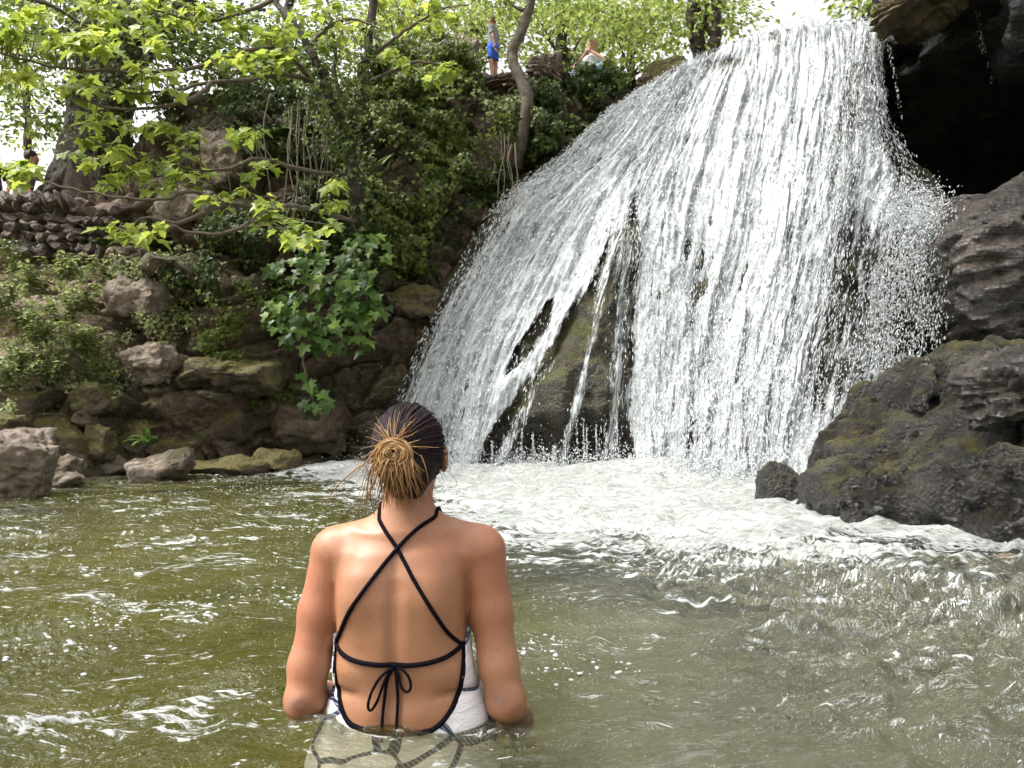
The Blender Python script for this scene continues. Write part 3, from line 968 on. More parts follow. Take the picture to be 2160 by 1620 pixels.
rock('rock', 2145, 820, 190, 160, 3.9, M_ledge, 'grey wet slab leaning at the right frame edge on the boulder', seed=82, sub=5, depth=1.1, strata=0.8, tilt=(0, -0.3, 0))
rock('rock', 2160, 985, 160, 90, 3.55, M_boulder, 'rounded mossy lump low on the right frame edge', seed=83, sub=5)
rock('rock', 2150, 1188, 90, 34, 3.3, M_pale, 'small pale stone at the waterline at the right frame edge', seed=84, sub=4)
# ------------------------------------------------------------------ pool
def foam_density(x, y):
    """white water spreading from the foot of the falls, 0..1"""
    P = np.array([(-2.0, 10.6), (-1.5, 10.8), (-0.6, 10.6), (0.5, 9.6), (1.5, 9.1), (2.0, 8.3), (2.55, 7.4), (2.9, 6.7)])
    d = np.full(x.shape, 99.0)
    for a, b in zip(P[:-1], P[1:]):
        e = b - a
        t = np.clip(((x - a[0]) * e[0] + (y - a[1]) * e[1]) / (e @ e), 0, 1)
        d = np.minimum(d, np.hypot(x - a[0] - t * e[0], y - a[1] - t * e[1]))
    w = fbm(np.stack([x * 0.8, y * 0.5, 0 * x], -1).reshape(-1, 3), 3, 101).reshape(x.shape)
    core = sstep(5.4, 0.6, d + 1.0 * np.clip(-1.2 - x, 0, 9) + 0.9 * w + 1.3 * sstep(3.0, 1.2, y) + 0.9 * sstep(1.2, 2.2, x) * sstep(5.2, 4, y))
    return core ** 1.25, d, w

def build_pool():
    nu, nv = 620, 640
    y = np.concatenate([[-9, -4, -1.5, 0.2], np.geomspace(0.75, 13.5, nv - 4)])
    u = np.linspace(-1, 1, nu)
    hw = np.where(y < 0.75, 5.0, 1.0 + 0.80 * np.clip(y, 0.75, 20))
    X = u[:, None] * hw[None]
    X[:, :4] = u[:, None] * 7
    Y = np.repeat(y[None], nu, 0)
    core, d, w = foam_density(X, Y)
    q = np.stack([X, Y, 0 * X], -1).reshape(-1, 3)
    wr_ = fbm(q * 0.6, 2, 110)[:, None] * np.array([0.8, 0.8, 0])
    qa = q + wr_
    z = 0.020 * fbm(qa * np.array([1.6, 2.3, 1]), 3, 111) + 0.016 * ridged(qa * np.array([3.4, 5.6, 1]) , 3, 112) + 0.0045 * fbm(qa * np.array([12, 19, 1]), 3, 113)
    z = z.reshape(X.shape)
    z += (0.015 * ridged(qa * np.array([8, 12.5, 1]), 2, 116)).reshape(X.shape) * sstep(0.0, 1.1, X) * sstep(4.4, 3.2, Y)
    # stronger chop out to the right and nearer the falls
    z *= 0.75 + 1.2 * sstep(0.1, 1.6, X) * sstep(4.2, 2.8, Y) + 0.6 * core
    z += 0.13 * sstep(1.7, 0.1, d) * (0.55 + 0.45 * w) + 0.10 * blobw(X, Y, 1.55, 8.7, 0.7, 0.6)
    z += 0.05 * core * np.abs(fbm(q * np.array([2.2, 3.0, 1]), 4, 115)).reshape(X.shape)
    # gentle swell pushed up round the bather
    rr = np.hypot(X + 0.22, (Y - 1.60))
    z += 0.006 * np.sin(rr * 42) * np.exp(-((rr - 0.3) / 0.22) ** 2)
    z[Y < 0.5] = 0
    V = np.stack([X, Y, z], -1).reshape(-1, 3)
    return V, grid_faces(nu, nv), core.ravel()
def blobw(X, Y, cx, cy, rx, ry):
    return np.exp(-((X - cx) / rx) ** 2 - ((Y - cy) / ry) ** 2)

def pool_mat():
    M = Mat('pool_water')
    p = M.pos()
    core = M.attr('core')
    wp = M.n('TexNoise', Vector=p, Scale=1.1, Detail=2).outputs['Color']
    pv = M.n('VectorMath', _operation='ADD'); M.set(pv.inputs[0], p)
    sc_ = M.n('VectorMath', _operation='SCALE'); M.set(sc_.inputs[0], wp); sc_.inputs['Scale'].default_value = 0.7
    M.set(pv.inputs[1], sc_.outputs[0]); pw = pv.outputs[0]
    # stretched flecks of foam
    f1 = M.noise(M.scale(pw, (1.7, 3.4, 1)), 1.0, 7, 0.66, 0.8)
    f2 = M.noise(M.scale(pw, (17, 36, 1)), 1.0, 5, 0.72, 0.5)
    v = M.math('ADD', M.math('MULTIPLY', f1, 0.47), M.math('MULTIPLY', f2, 0.53))
    lft = M.mapr(M.n('SeparateXYZ', Vector=p).outputs['X'], 1.0, -1.2, 0.022, 0.046)
    thr = M.math('SUBTRACT', M.math('SUBTRACT', 0.612, lft), M.math('MULTIPLY', core, 0.31))
    foam = M.mapr(M.math('SUBTRACT', v, thr), -0.012, 0.035)
    milk = M.math('MULTIPLY', M.mapr(core, 0.1, 0.95), 0.55)
    murk = M.ramp(M.noise(p, 0.8, 3), [(0.3, (0.085, 0.088, 0.016)), (0.7, (0.15, 0.147, 0.03))])
    sky_grey = M.mapr(M.math('ADD', M.n('SeparateXYZ', Vector=p).outputs['X'], M.math('MULTIPLY', M.noise(p, 0.9, 3), 1.0)), 0.15, 1.0, 0.0, 0.9)  # grey of the reflected sky, painted into the water colour towards the right
    murk = M.mix(sky_grey, murk, (0.26, 0.265, 0.225))
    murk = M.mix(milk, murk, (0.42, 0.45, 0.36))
    h = M.math('ADD', M.noise(M.scale(pw, (7, 11, 1)), 1.0, 6, 0.6, 0.6), M.math('MULTIPLY', M.noise(M.scale(pw, (28, 44, 1)), 1.0, 3, 0.6), 0.35))
    h = M.math('MULTIPLY', h, M.mapr(M.n('SeparateXYZ', Vector=p).outputs['X'], -0.2, 1.3, 1.0, 2.1))
    nb = M.bump(h, 1.0, 0.10)
    dif = M.n('BsdfDiffuse', Color=murk)
    tra = M.n('BsdfTransparent', Color=(0.97, 0.96, 0.84))
    body = M.n('MixShader', i0=0.10, i1=tra, i2=dif)
    glo = M.n('BsdfGlossy', Color=(1.0, 1.0, 1.0), Roughness=0.03, Normal=nb)
    fr = M.n('Fresnel', IOR=1.33, Normal=nb)
    wat = M.n('MixShader', i0=fr, i1=body, i2=glo)
    fo = M.pbsdf(Base__Color=M.ramp(f2, [(0.34, (0.24, 0.27, 0.22)), (0.48, (0.44, 0.46, 0.43)), (0.64, (0.64, 0.65, 0.64))]), Roughness=0.6, Normal=M.bump(M.math('ADD', f2, M.math('MULTIPLY', f1, 1.5)), 0.9, 0.07))
    return M.surf(M.n('MixShader', i0=foam, i1=wat, i2=fo))
V, Fq, core = build_pool()
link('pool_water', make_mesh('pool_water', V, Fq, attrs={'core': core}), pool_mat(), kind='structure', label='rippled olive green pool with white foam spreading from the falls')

# the silt hanging in the water: a half clear layer over a dense one
def silt(name, z, w, label):
    M = Mat(name)
    p = M.pos()
    c = M.ramp(M.noise(p, 0.8, 3), [(0.3, (0.11, 0.112, 0.020)), (0.7, (0.19, 0.187, 0.036))])
    sky_grey = M.mapr(M.math('ADD', M.n('SeparateXYZ', Vector=p).outputs['X'], M.math('MULTIPLY', M.noise(p, 0.9, 3), 1.0)), 0.15, 1.0, 0.0, 0.9)  # same painted sky-reflection grey, carried down into the silt colour
    c = M.mix(sky_grey, c, (0.25, 0.255, 0.215))
    sh = M.n('BsdfDiffuse', Color=c).outputs[0]
    if w < 1:
        sh = M.n('MixShader', i0=w, i1=M.n('BsdfTransparent', Color=(0.93, 0.92, 0.72)), i2=sh).outputs[0]
    n = 60
    gx, gy = np.meshgrid(np.linspace(-13, 13, n), np.linspace(-8, 13.2, n), indexing='ij')
    gz = z + 0.012 * vnoise(np.stack([gx, gy, 0 * gx], -1).reshape(-1, 3), 7).reshape(gx.shape)
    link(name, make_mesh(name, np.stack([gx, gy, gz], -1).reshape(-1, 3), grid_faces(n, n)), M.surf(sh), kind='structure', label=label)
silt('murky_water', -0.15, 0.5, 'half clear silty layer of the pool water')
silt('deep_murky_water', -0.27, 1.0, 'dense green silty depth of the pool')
M_bed = rock_mat('pool_bed', [(0.3, (0.11, 0.10, 0.026)), (0.6, (0.19, 0.17, 0.05))], scale=2)
n = 90
gx, gy = np.meshgrid(np.linspace(-40, 40, n), np.linspace(-30, 40, n), indexing='ij')
gz = -0.98 + 0.05 * fbm(np.stack([gx, gy, 0 * gx], -1).reshape(-1, 3) * 0.9, 3, 120).reshape(gx.shape)
link('pool_bed', make_mesh('pool_bed', np.stack([gx, gy, gz], -1).reshape(-1, 3), grid_faces(n, n)), M_bed, kind='structure', label='silty brown bed of the pool')

# flecks of foam and bubbles standing on the water, splashes at the foot of the falls
def build_spray():
    r = np.random.default_rng(77)
    A = []
    n = 9000
    P = np.array([(-1.9, 11.0), (-0.6, 10.5), (0.4, 9.5), (1.5, 9.0), (2.0, 8.1), (2.55, 7.3)])
    f = r.random(n) * (len(P) - 1); i = np.minimum(f.astype(int), len(P) - 2); a = (f - i)[:, None]
    q = P[i] * (1 - a) + P[i + 1] * a
    q = q + r.normal(size=(n, 2)) * np.array([0.35, 0.3])
    z = 0.10 + np.abs(r.normal(size=n)) * 0.12 * (1 + (r.random(n) < 0.12) * 2.0)
    X = np.column_stack([q, z])
    d = r.normal(size=(n, 3)) + np.array([0, -0.3, 0.8])
    W = 0.004 + 0.009 * r.random(n) ** 2
    return drops(X, d, W * (1 + 1.2 * r.random(n)), W, r.random(n))
V, Fc, rd = build_spray()
link('splash_spray', make_mesh('splash_spray', V, Fc, attrs={'rnd': rd}), M_drop, kind='stuff', label='white spray of drops leaping where the falls meet the pool', cat='spray')
def build_bubbles():
    r = np.random.default_rng(78)
    n = 16000
    y = 1.3 * (7.0) ** r.random(n)
    x = (r.random(n) * 2 - 1) * (0.9 + 0.72 * y)
    cl = fbm(np.stack([x * 1.5, y * 2.6, 0 * x], 1), 4, 130)
    k = (cl > 0.30 + 0.22 * (x > 0.0)) & (r.random(n) < 0.75)
    x, y = x[k], y[k]
    V0, F0 = ico(1)
    R = (0.0022 + 0.0045 * r.random(len(x)) ** 2) * (0.7 + 0.10 * y)
    ok = np.hypot(x + 0.22, (y - 1.62) * 1.3) > 0.34
    x, y, R = x[ok], y[ok], R[ok]
    zz = 0.004 + 0 * x
    V = np.stack([x, y, zz], 1)[:, None] + V0[None] * R[:, None, None] * np.array([1.5, 1.2, 0.7])
    Fc = F0[None] + (np.arange(len(x)) * len(V0))[:, None, None]
    return V.reshape(-1, 3), Fc.reshape(-1, 3), np.repeat(r.random(len(x)), len(V0))
V, Fc, rd = build_bubbles()
link('foam_bubbles', make_mesh('foam_bubbles', V, Fc, attrs={'rnd': rd}), M_drop, kind='stuff', label='small white bubbles drifting on the green pool', cat='foam')
# ------------------------------------------------------------------ people
def skin_mat(name, col, dark=None, sss=0.12):
    M = Mat(name)
    p = M.pos()
    c = M.mix(M.noise(p, 7, 4, 0.6), tuple(x * 0.86 for x in col), tuple(min(1, x * 1.12) for x in col))
    if dark:
        c = M.mix(M.attr('rosy'), c, (col[0] * 1.02, col[1] * 0.78, col[2] * 0.80))
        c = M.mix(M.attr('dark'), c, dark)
        sp = M.mapr(M.vor(p, 38), 0.09, 0.05)
        spm = M.mapr(M.noise(p, 6, 2), 0.56, 0.66)
        c = M.mix(M.math('MULTIPLY', M.math('MULTIPLY', sp, spm), 0.35), c, dark)
    c = M.mix(M.mapr(M.noise(p, 42, 4, 0.65), 0.42, 0.66, 0.0, 0.30), c, (col[0] * 0.80, col[1] * 0.68, col[2] * 0.66))
    h = M.math('ADD', M.noise(p, 170, 3, 0.6), M.math('MULTIPLY', M.noise(p, 30, 3), 1.2))
    return M.surf(M.pbsdf(Base__Color=c, Roughness=M.ramp(M.noise(p, 24, 3), [(0.3, 0.38), (0.7, 0.55)]), Normal=M.bump(h, 0.13, 0.005), Subsurface__Weight=sss * 0.7, Subsurface__Radius=(0.012, 0.005, 0.003), Subsurface__Scale=0.6))
def plain_mat(name, col, rough=0.8, nscale=60, amt=0.25, bump=0.2):
    M = Mat(name)
    p = M.obj()
    nn = M.noise(p, nscale, 4, 0.6)
    c = M.mix(nn, tuple(x * (1 - amt) for x in col), tuple(min(1, x * (1 + amt)) for x in col))
    return M.surf(M.pbsdf(Base__Color=c, Roughness=rough, Specular__IOR__Level=0.5 if sum(col) > 0.03 else 0.08, Normal=M.bump(nn, bump, 0.01)))

# ---- the bather, 1.63 m from the eye, back turned
BD = 1.63
def bp(px, py, y=BD):
    return at(px, py, BD) * np.array([1, 0, 1]) + np.array([0, y, 0])
TZ = np.array([bp(0, v)[2] for v in (1720, 1660, 1600, 1540, 1490, 1450, 1400, 1330, 1250, 1200, 1160, 1130)])
TL = np.array([bp(v, 0)[0] for v in (668, 655, 655, 674, 696, 710, 716, 714, 714, 716, 722, 760)])
TR = np.array([bp(v, 0)[0] for v in (1030, 1046, 1046, 1040, 1024, 1008, 992, 984, 984, 986, 984, 945)])
TB = np.array([0.125, 0.13, 0.13, 0.122, 0.112, 0.106, 0.104, 0.108, 0.112, 0.110, 0.095, 0.07])   # half depth
TY = np.array([1.645, 1.645, 1.645, 1.645, 1.64, 1.638, 1.635, 1.635, 1.64, 1.645, 1.648, 1.65])
XS = float(bp(846, 0)[0])           # spine
def torso_fn(p):
    x, y, z = p[:, 0], p[:, 1], p[:, 2]
    o = np.argsort(TZ)
    g = lambda a: np.interp(z, TZ[o], a[o])
    L, R, B, C = g(TL), g(TR), g(TB), g(TY)
    a, cx = (R - L) / 2, (R + L) / 2
    u, v = np.abs(x - cx) / a, np.abs(y - C) / B
    k = (u ** 2.5 + v ** 2.5) ** (1 / 2.5)
    d = (k - 1) * np.minimum(a, B) * 0.96
    d = np.maximum(d, z - 0.375)
    d = np.maximum(d, -0.24 - z)
    # back modelling
    bk = sstep(C + 0.02, C - 0.06, y)
    zz = lambda py: bp(0, py)[2]
    G = lambda cx_, cy_, rx, ry: np.exp(-((x - bp(cx_, 0)[0]) / rx) ** 2 - ((z - zz(cy_)) / ry) ** 2)
    groove = np.exp(-((x - XS) / 0.016) ** 2) * sstep(zz(1520), zz(1440), z) * sstep(zz(1130), zz(1230), z)
    d += bk * (0.0095 * groove)
    d -= bk * 0.012 * (G(765, 1235, .045, .07) + G(928, 1235, .045, .07))        # shoulder blades
    d += bk * 0.005 * (G(800, 1300, .03, .05) + G(893, 1300, .03, .05)) * 0.6
    d -= bk * 0.007 * (G(745, 1395, .05, .028) + G(960, 1395, .05, .028))        # soft fold under the strap
    fold = np.exp(-((z - zz(1437) - 0.08 * np.abs(x - XS) * 0) / 0.007) ** 2)
    side = sstep(0.055, 0.10, np.abs(x - XS - 0.004))
    d += bk * 0.0065 * fold * side
    d -= bk * 0.006 * (G(800, 1470, .04, .03) + G(895, 1470, .04, .03))
    d -= bk * 0.03 * (G(775, 1640, .075, .07) + G(930, 1640, .075, .07))         # seat
    # bust on the far side
    fr = sstep(C, C + 0.06, y)
    d -= fr * 0.05 * (G(780, 1270, .06, .06) + G(925, 1270, .06, .06))
    return d
def bather_fn(p):
    d = torso_fn(p)
    # shoulders and trapezius
    n0 = bp(856, 1128, 1.645)
    for sx, sh in ((-1, bp(714, 1163, 1.645)), (1, bp(1006, 1160, 1.645))):
        d = smin(d, cone(p, n0, sh, 0.052, 0.053), 0.035)
    d = smin(d, cone(p, bp(862, 1000, 1.632), bp(857, 1125, 1.645), 0.047, 0.056), 0.04)
    d = smin(d, cone(p, bp(859, 1085, 1.64), bp(790, 1132, 1.65), 0.026, 0.026), 0.03)
    d = smin(d, cone(p, bp(861, 1085, 1.64), bp(926, 1130, 1.65), 0.026, 0.026), 0.03)
    # arms
    L = [bp(706, 1172, 1.645), bp(676, 1290, 1.635), bp(655, 1400, 1.615), bp(650, 1468, 1.60), bp(708, 1512, 1.76), bp(748, 1532, 1.87)]
    R = [bp(1014, 1170, 1.645), bp(1034, 1290, 1.635), bp(1052, 1400, 1.615), bp(1068, 1470, 1.60), bp(1092, 1560, 1.74), bp(1070, 1610, 1.86)]
    rad = [0.053, 0.0445, 0.0395, 0.038, 0.033, 0.024]
    for A in (L, R):
        arm = cone(p, A[0], A[1], rad[0], rad[1])
        for k in range(1, 5):
            arm = smin(arm, cone(p, A[k], A[k + 1], rad[k], rad[k + 1]), 0.022)
        el = A[3] + np.array([0, -0.028, -0.004])
        arm = smin(arm, ell(p, el, (0.020, 0.018, 0.022)), 0.02)              # elbow point
        arm = smin(arm, ell(p, A[5] + np.array([0.02 if A is L else -0.01, 0.05, -0.01]), (0.042, 0.05, 0.014)), 0.02)
        d = smin(d, arm, np.interp(p[:, 2], [0.28, 0.35], [0.003, 0.022]).astype(np.float32))
    # head, jaw, nose, ears (face turned to the falls)
    hc = bp(863, 955, 1.625)
    d = smin(d, smin(ell(p, hc + np.array([0, 0, 0.012]), (0.068, 0.088, 0.082)), ell(p, hc + np.array([0, 0.035, -0.045]), (0.052, 0.062, 0.068)), 0.03), 0.02)
    d = smin(d, cone(p, hc + np.array([0, 0.092, 0.005]), hc + np.array([0, 0.108, -0.03]), 0.007, 0.012), 0.012)
    d = smin(d, ell(p, hc + np.array([0, 0.094, -0.062]), (0.024, 0.010, 0.008)), 0.01)
    d = smin(d, ell(p, hc + np.array([0, 0.088, 0.028]), (0.045, 0.012, 0.008)), 0.01)
    for s in (-1, 1):
        d = smax(d, -ell(p, hc + np.array([s * 0.028, 0.098, 0.012]), (0.014, 0.012, 0.009)), 0.01)
        d = smin(d, ell(p, hc + np.array([s * 0.073, 0.012, -0.012]), (0.010, 0.020, 0.032)), 0.006)
    # legs down to the pool bed
    for s in (-1, 1):
        hx = XS + s * 0.088
        d = smin(d, cone(p, (hx, 1.65, -0.16), (hx + s * 0.01, 1.66, -0.50), 0.088, 0.060), 0.04)
        d = smin(d, cone(p, (hx + s * 0.01, 1.66, -0.50), (hx + s * 0.01, 1.65, -0.88), 0.056, 0.038), 0.03)
        d = smin(d, cone(p, (hx + s * 0.01, 1.63, -0.93), (hx + s * 0.02, 1.80, -0.95), 0.038, 0.028), 0.03)
    return d
lo, hi, hh = (-0.52, 1.43, -1.0), (0.09, 1.98, 0.665), 0.0075
PG, shp = sdf_grid(lo, hi, hh)
SB = bather_fn(PG).reshape(shp)
V, Fq = surface_nets(SB, lo, hh)
bather = empty('person', bp(850, 0, 1.64) * np.array([1, 1, 0]) + np.array([0, 0, -0.98]), 'woman seen from behind standing waist deep in the pool in a strappy white swimsuit', 'person')
fa = Acc()
fa.add(V, Fq)
def fingers(acc, palm, fwd, sidev, r=0.0085):
    fwd = np.array(fwd, float) / np.linalg.norm(fwd); sidev = np.array(sidev, float) / np.linalg.norm(sidev)
    up = np.cross(sidev, fwd)
    for k, ln in enumerate((0.065, 0.078, 0.072, 0.055)):
        b = palm + sidev * (k - 1.5) * 0.02 + fwd * 0.03
        P = [b, b + fwd * ln * 0.5 + up * 0.004, b + fwd * ln * 0.8 - up * 0.008, b + fwd * ln - up * 0.02]
        Vt, Ft = tube(spline(P, 7), [r, r, r, r * .95, r * .9, r * .8, r * .4], 6)
        acc.add(Vt, Ft)
    b = palm - sidev * 0.032 - fwd * 0.01
    Vt, Ft = tube(spline([b, b - sidev * 0.025 + fwd * 0.025, b - sidev * 0.03 + fwd * 0.055], 6), [r * 1.2, r * 1.15, r * 1.1, r, r * .9, r * .5], 6)
    acc.add(Vt, Ft)
fingers(fa, bp(760, 1540, 1.93), (0.3, 1, -0.15), (1, -0.3, 0))
fingers(fa, bp(1060, 1622, 1.92), (-0.2, 1, -0.2), (-1, -0.2, 0))
V, Fs, _ = fa.get()
def g3(c, r):
    return np.exp(-(((V - np.array(c)) / np.array(r)) ** 2).sum(1))
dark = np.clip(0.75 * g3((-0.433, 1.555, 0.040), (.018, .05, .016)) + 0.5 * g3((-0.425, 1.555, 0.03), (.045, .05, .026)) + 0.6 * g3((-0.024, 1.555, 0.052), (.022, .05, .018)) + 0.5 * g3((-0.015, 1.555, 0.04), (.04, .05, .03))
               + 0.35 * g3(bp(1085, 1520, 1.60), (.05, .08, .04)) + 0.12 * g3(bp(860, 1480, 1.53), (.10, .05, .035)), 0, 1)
rosy = np.clip(0.8 * g3(bp(660, 1230, 1.62), (.06, .1, .12)) + 0.8 * g3(bp(1040, 1230, 1.62), (.06, .1, .12)) + 0.5 * g3(bp(930, 1150, 1.56), (.09, .1, .05)) + 0.5 * g3(bp(640, 1380, 1.6), (.05, .1, .12)), 0, 1)
M_skin = skin_mat('tan_skin', (0.37, 0.175, 0.09), dark=(0.13, 0.048, 0.022))
part('body', V, Fs, M_skin, bather, attrs={'dark': dark, 'rosy': rosy})

# swimsuit: a shell over the torso with an open back
def suit_mat():
    M = Mat('white_suit_navy_rope')
    p = M.pos()
    q = M.n('VectorMath', _operation='ADD'); M.set(q.inputs[0], p)
    nn = M.n('VectorMath', _operation='SCALE'); M.set(nn.inputs[0], M.n('TexNoise', Vector=p, Scale=9.0, Detail=1).outputs['Color']); nn.inputs['Scale'].default_value = 0.07
    M.set(q.inputs[1], nn.outputs[0])
    v = M.n('TexVoronoi', _feature='DISTANCE_TO_EDGE', Vector=M.scale(q.outputs[0], (1.0, 0.12, 1.25)), Scale=8.6, Randomness=1.0).outputs['Distance']
    rope = M.mapr(v, 0.050, 0.038)
    tw = M.n('TexWave', _wave_type='BANDS', _bands_direction='DIAGONAL', Vector=p, Scale=46.0, Distortion=1.5).outputs['Fac']
    navy = M.ramp(tw, [(0.12, (0.22, 0.25, 0.34)), (0.24, (0.012, 0.016, 0.045))])
    c = M.mix(rope, (0.80, 0.77, 0.76), navy)
    fold = M.noise(M.scale(p, (30, 10, 90)), 1.0, 3, 0.5, 0.5)
    return M.surf(M.pbsdf(Base__Color=c, Roughness=0.45, Normal=M.bump(fold, 0.35, 0.01)))
OPEN = [(717, 1335), (718, 1385), (723, 1432), (737, 1468), (755, 1490), (790, 1500), (850, 1505), (905, 1503), (932, 1494), (957, 1468), (974, 1432), (981, 1390), (980, 1345)]
def suit_fn(p):
    T = torso_fn(p)
    shell = np.maximum(T - 0.0055, -(T + 0.006))
    px = p[:, 0] / BD * F + 1080; py = HZ - (p[:, 2] - CH) / BD * F
    back = p[:, 1] < 1.635
    op = np.full(len(p), 60.0)
    near = back & (np.abs(T) < 0.03)
    op[near] = poly_sd(px[near], py[near], OPEN + [(990, 1150), (709, 1150)])
    op = op / F * BD
    top = p[:, 2] - np.interp(p[:, 1], [1.50, 1.60, 1.66, 1.72], [0.165, 0.165, 0.19, 0.28])
    leg = -0.215 + 0.5 * np.clip(np.abs(p[:, 0] - XS) - 0.09, 0, 1) - p[:, 2]
    return np.maximum(np.maximum(shell, 0.0015 - op), np.maximum(top, leg))
slo, shi, sh_ = (-0.46, 1.46, -0.26), (0.0, 1.80, 0.34), 0.0048
PS, ssh = sdf_grid(slo, shi, sh_)
V, Fq = surface_nets(suit_fn(PS).reshape(ssh), slo, sh_)
suit = part('swimsuit', V, Fq, suit_mat(), bather, label='white swimsuit with navy rope print and open back')
del PG, PS

M_cord = plain_mat('black_cord', (0.005, 0.004, 0.007), 0.85, 300, 0.4, 0.4)
def on_back(px, py, out=0.004, fn=None):
    """points on her back at photo (px,py) measured at her distance"""
    P = bp(np.asarray(px, float), 0, 0); 
    x = (np.asarray(px, float) - 1080) / F * BD; z = CH + (HZ - np.asarray(py, float)) / F * BD
    ys = np.linspace(1.44, 1.66, 111)
    Q = np.stack([np.repeat(x, 111), np.tile(ys, len(x)), np.repeat(z, 111)], 1).astype(np.float32)
    d = (fn or bather_fn)(Q).reshape(len(x), 111)
    hit = (d < 0.0)
    i = np.where(hit.any(1), hit.argmax(1), 60)
    return np.stack([x, ys[i] - out, z], 1)
def strap(name, pts, r, m=40, parent=bather, fn=None, out=0.003, over=False):
    c = spline(np.array(pts, float), m)
    P = on_back(c[:, 0], c[:, 1], out, fn)
    P[1:-1, 1] = (P[:-2, 1] + P[1:-1, 1] * 2 + P[2:, 1]) / 4
    if over:                                  # carry the strap over the top of the shoulder to the front
        yy = np.linspace(P[0, 1] + 0.004, 1.72, 16)
        zs = np.linspace(P[0, 2] - 0.02, P[0, 2] + 0.06, 81)
        xx = P[0, 0] + (P[0, 0] - XS) * 0.10 * np.linspace(0, 1, 16)
        Q = np.stack([np.repeat(xx, 81), np.repeat(yy, 81), np.tile(zs, 16)], 1).astype(np.float32)
        ins = (bather_fn(Q).reshape(16, 81) < 0)
        top = np.array([zs[np.nonzero(r_)[0].max()] if r_.any() else np.nan for r_ in ins])
        ok = ~np.isnan(top)
        E = np.stack([xx[ok], yy[ok], top[ok] + 0.003], 1)
        P = np.concatenate([E[::-1], P])
        P[1:-1] = (P[:-2] + 2 * P[1:-1] + P[2:]) / 4
    Vt, Ft = tube(P, r, 7)
    return part(name, Vt, Ft, M_cord, parent)
strap('shoulder_strap', [(804, 1091), (822, 1114), (848, 1146), (880, 1195), (920, 1258), (950, 1310), (979, 1346)], 0.0042, out=0.004, over=True)
strap('shoulder_strap', [(921, 1087), (888, 1107), (848, 1146), (805, 1200), (760, 1262), (735, 1310), (718, 1345)], 0.0042, out=0.006, over=True)
strap('back_tie', [(718, 1345), (738, 1358), (765, 1366), (805, 1371), (850, 1373), (895, 1371), (940, 1363), (962, 1355), (980, 1345)], 0.0050, out=0.004)
strap('edge_piping', OPEN, 0.0056, m=90, fn=torso_fn, out=0.004)
bow = empty('bow', (0, 0, 0), '', ''); 
for k in ('label', 'category'):
    del bow[k]
bow.parent = bather
bow.location = Vector(tuple(on_back([848], [1374])[0])) - bather.location
def loop(name, pts, r=0.0030):
    pts = np.array(pts, float)
    c = spline(pts[:, :2], 30)
    P = on_back(c[:, 0], c[:, 1], 0.004)
    P[:, 1] -= np.interp(np.linspace(0, 1, 30), np.linspace(0, 1, len(pts)), pts[:, 2])
    Vt, Ft = tube(P, r, 6)
    part(name, Vt, Ft, M_cord, bow)
loop('bow_loop', [(842, 1378, .006), (822, 1392, .012), (805, 1420, .014), (797, 1448, .012), (803, 1457, .010), (815, 1440, .012), (826, 1410, .012), (838, 1384, .008)])
loop('bow_loop', [(852, 1378, .006), (868, 1380, .012), (880, 1398, .013), (880, 1416, .012), (870, 1421, .010), (860, 1408, .010), (854, 1386, .006)])
loop('bow_tail', [(845, 1378, .006), (834, 1400, .008), (828, 1440, .006), (825, 1480, .005), (823, 1518, .006)], 0.0034)
loop('bow_tail', [(849, 1378, .006), (852, 1405, .008), (854, 1440, .006), (853, 1475, .005), (852, 1505, .005)], 0.0034)
Vk, Fk = rock_shape((0.022, 0.014, 0.016), 5, sub=2, p=2.2, rough=0.1, facets=0.05)
part('knot', Vk + on_back([848], [1376], 0.007)[0], Fk, M_cord, bow)

# hair
def hair_mat(name, a, b, rough=0.38):
    M = Mat(name)
    c = M.ramp(M.attr('rnd'), [(0.0, a), (1.0, b)])
    return M.surf(M.pbsdf(Base__Color=c, Roughness=rough, Specular__IOR__Level=0.15))
M_hair = hair_mat('dark_brown_hair', (0.010, 0.006, 0.008), (0.036, 0.020, 0.020), 0.6)
M_blond = hair_mat('tan_hair', (0.20, 0.105, 0.04), (0.55, 0.34, 0.16), 0.55)
HC = bp(863, 955, 1.625) + np.array([0, 0, 0.012])
HR = np.array([0.074, 0.094, 0.091])
def cap_fn(p):
    d = ell(p, HC, HR)
    nape = cone(p, HC + np.array([0.0, -0.045, -0.045]), HC + np.array([0.002, -0.022, -0.100]), 0.055, 0.028)
    d = smin(d, nape, 0.03)
    face = (p - (HC + np.array([0, 0.045, -0.01])).astype(np.float32)) @ np.array([0, 0.94, -0.34], np.float32)
    low = -(p[:, 2] - (HC[2] - 0.105)) - 0.6 * np.abs(p[:, 0] - HC[0]) * 0 + 0.9 * np.clip(p[:, 1] - HC[1] + 0.03, 0, 1)
    ang = np.arctan2(p[:, 0] - HC[0], p[:, 2] - (HC[2] - 0.02))
    d = d + 0.0012 * np.sin(ang * 46 + 5 * fbm(p * 30, 2, 5))
    return np.maximum(np.maximum(d, face), low)
clo = HC - 0.125; chi = HC + 0.125
PC, csh = sdf_grid(clo, chi, 0.0045)
V, Fq = surface_nets(cap_fn(PC).reshape(csh), clo, 0.0045)
hair = part('hair', V, Fq, M_hair, bather, attrs={'rnd': np.full(len(V), 0.25)}, label='dark brown hair drawn back')
rh = np.random.default_rng(4)
BUN = np.array([bp(848, 938)[0], 1.522, bp(0, 940)[2]])
def on_head(dirs, lift=0.0):
    d = dirs / np.linalg.norm(dirs, axis=1)[:, None]
    k = 1 / np.linalg.norm(d / HR, axis=1)
    return HC + d * (k + lift)[:, None]
ac, ab = Acc(), Acc()
bd = BUN - HC; bd /= np.linalg.norm(bd)
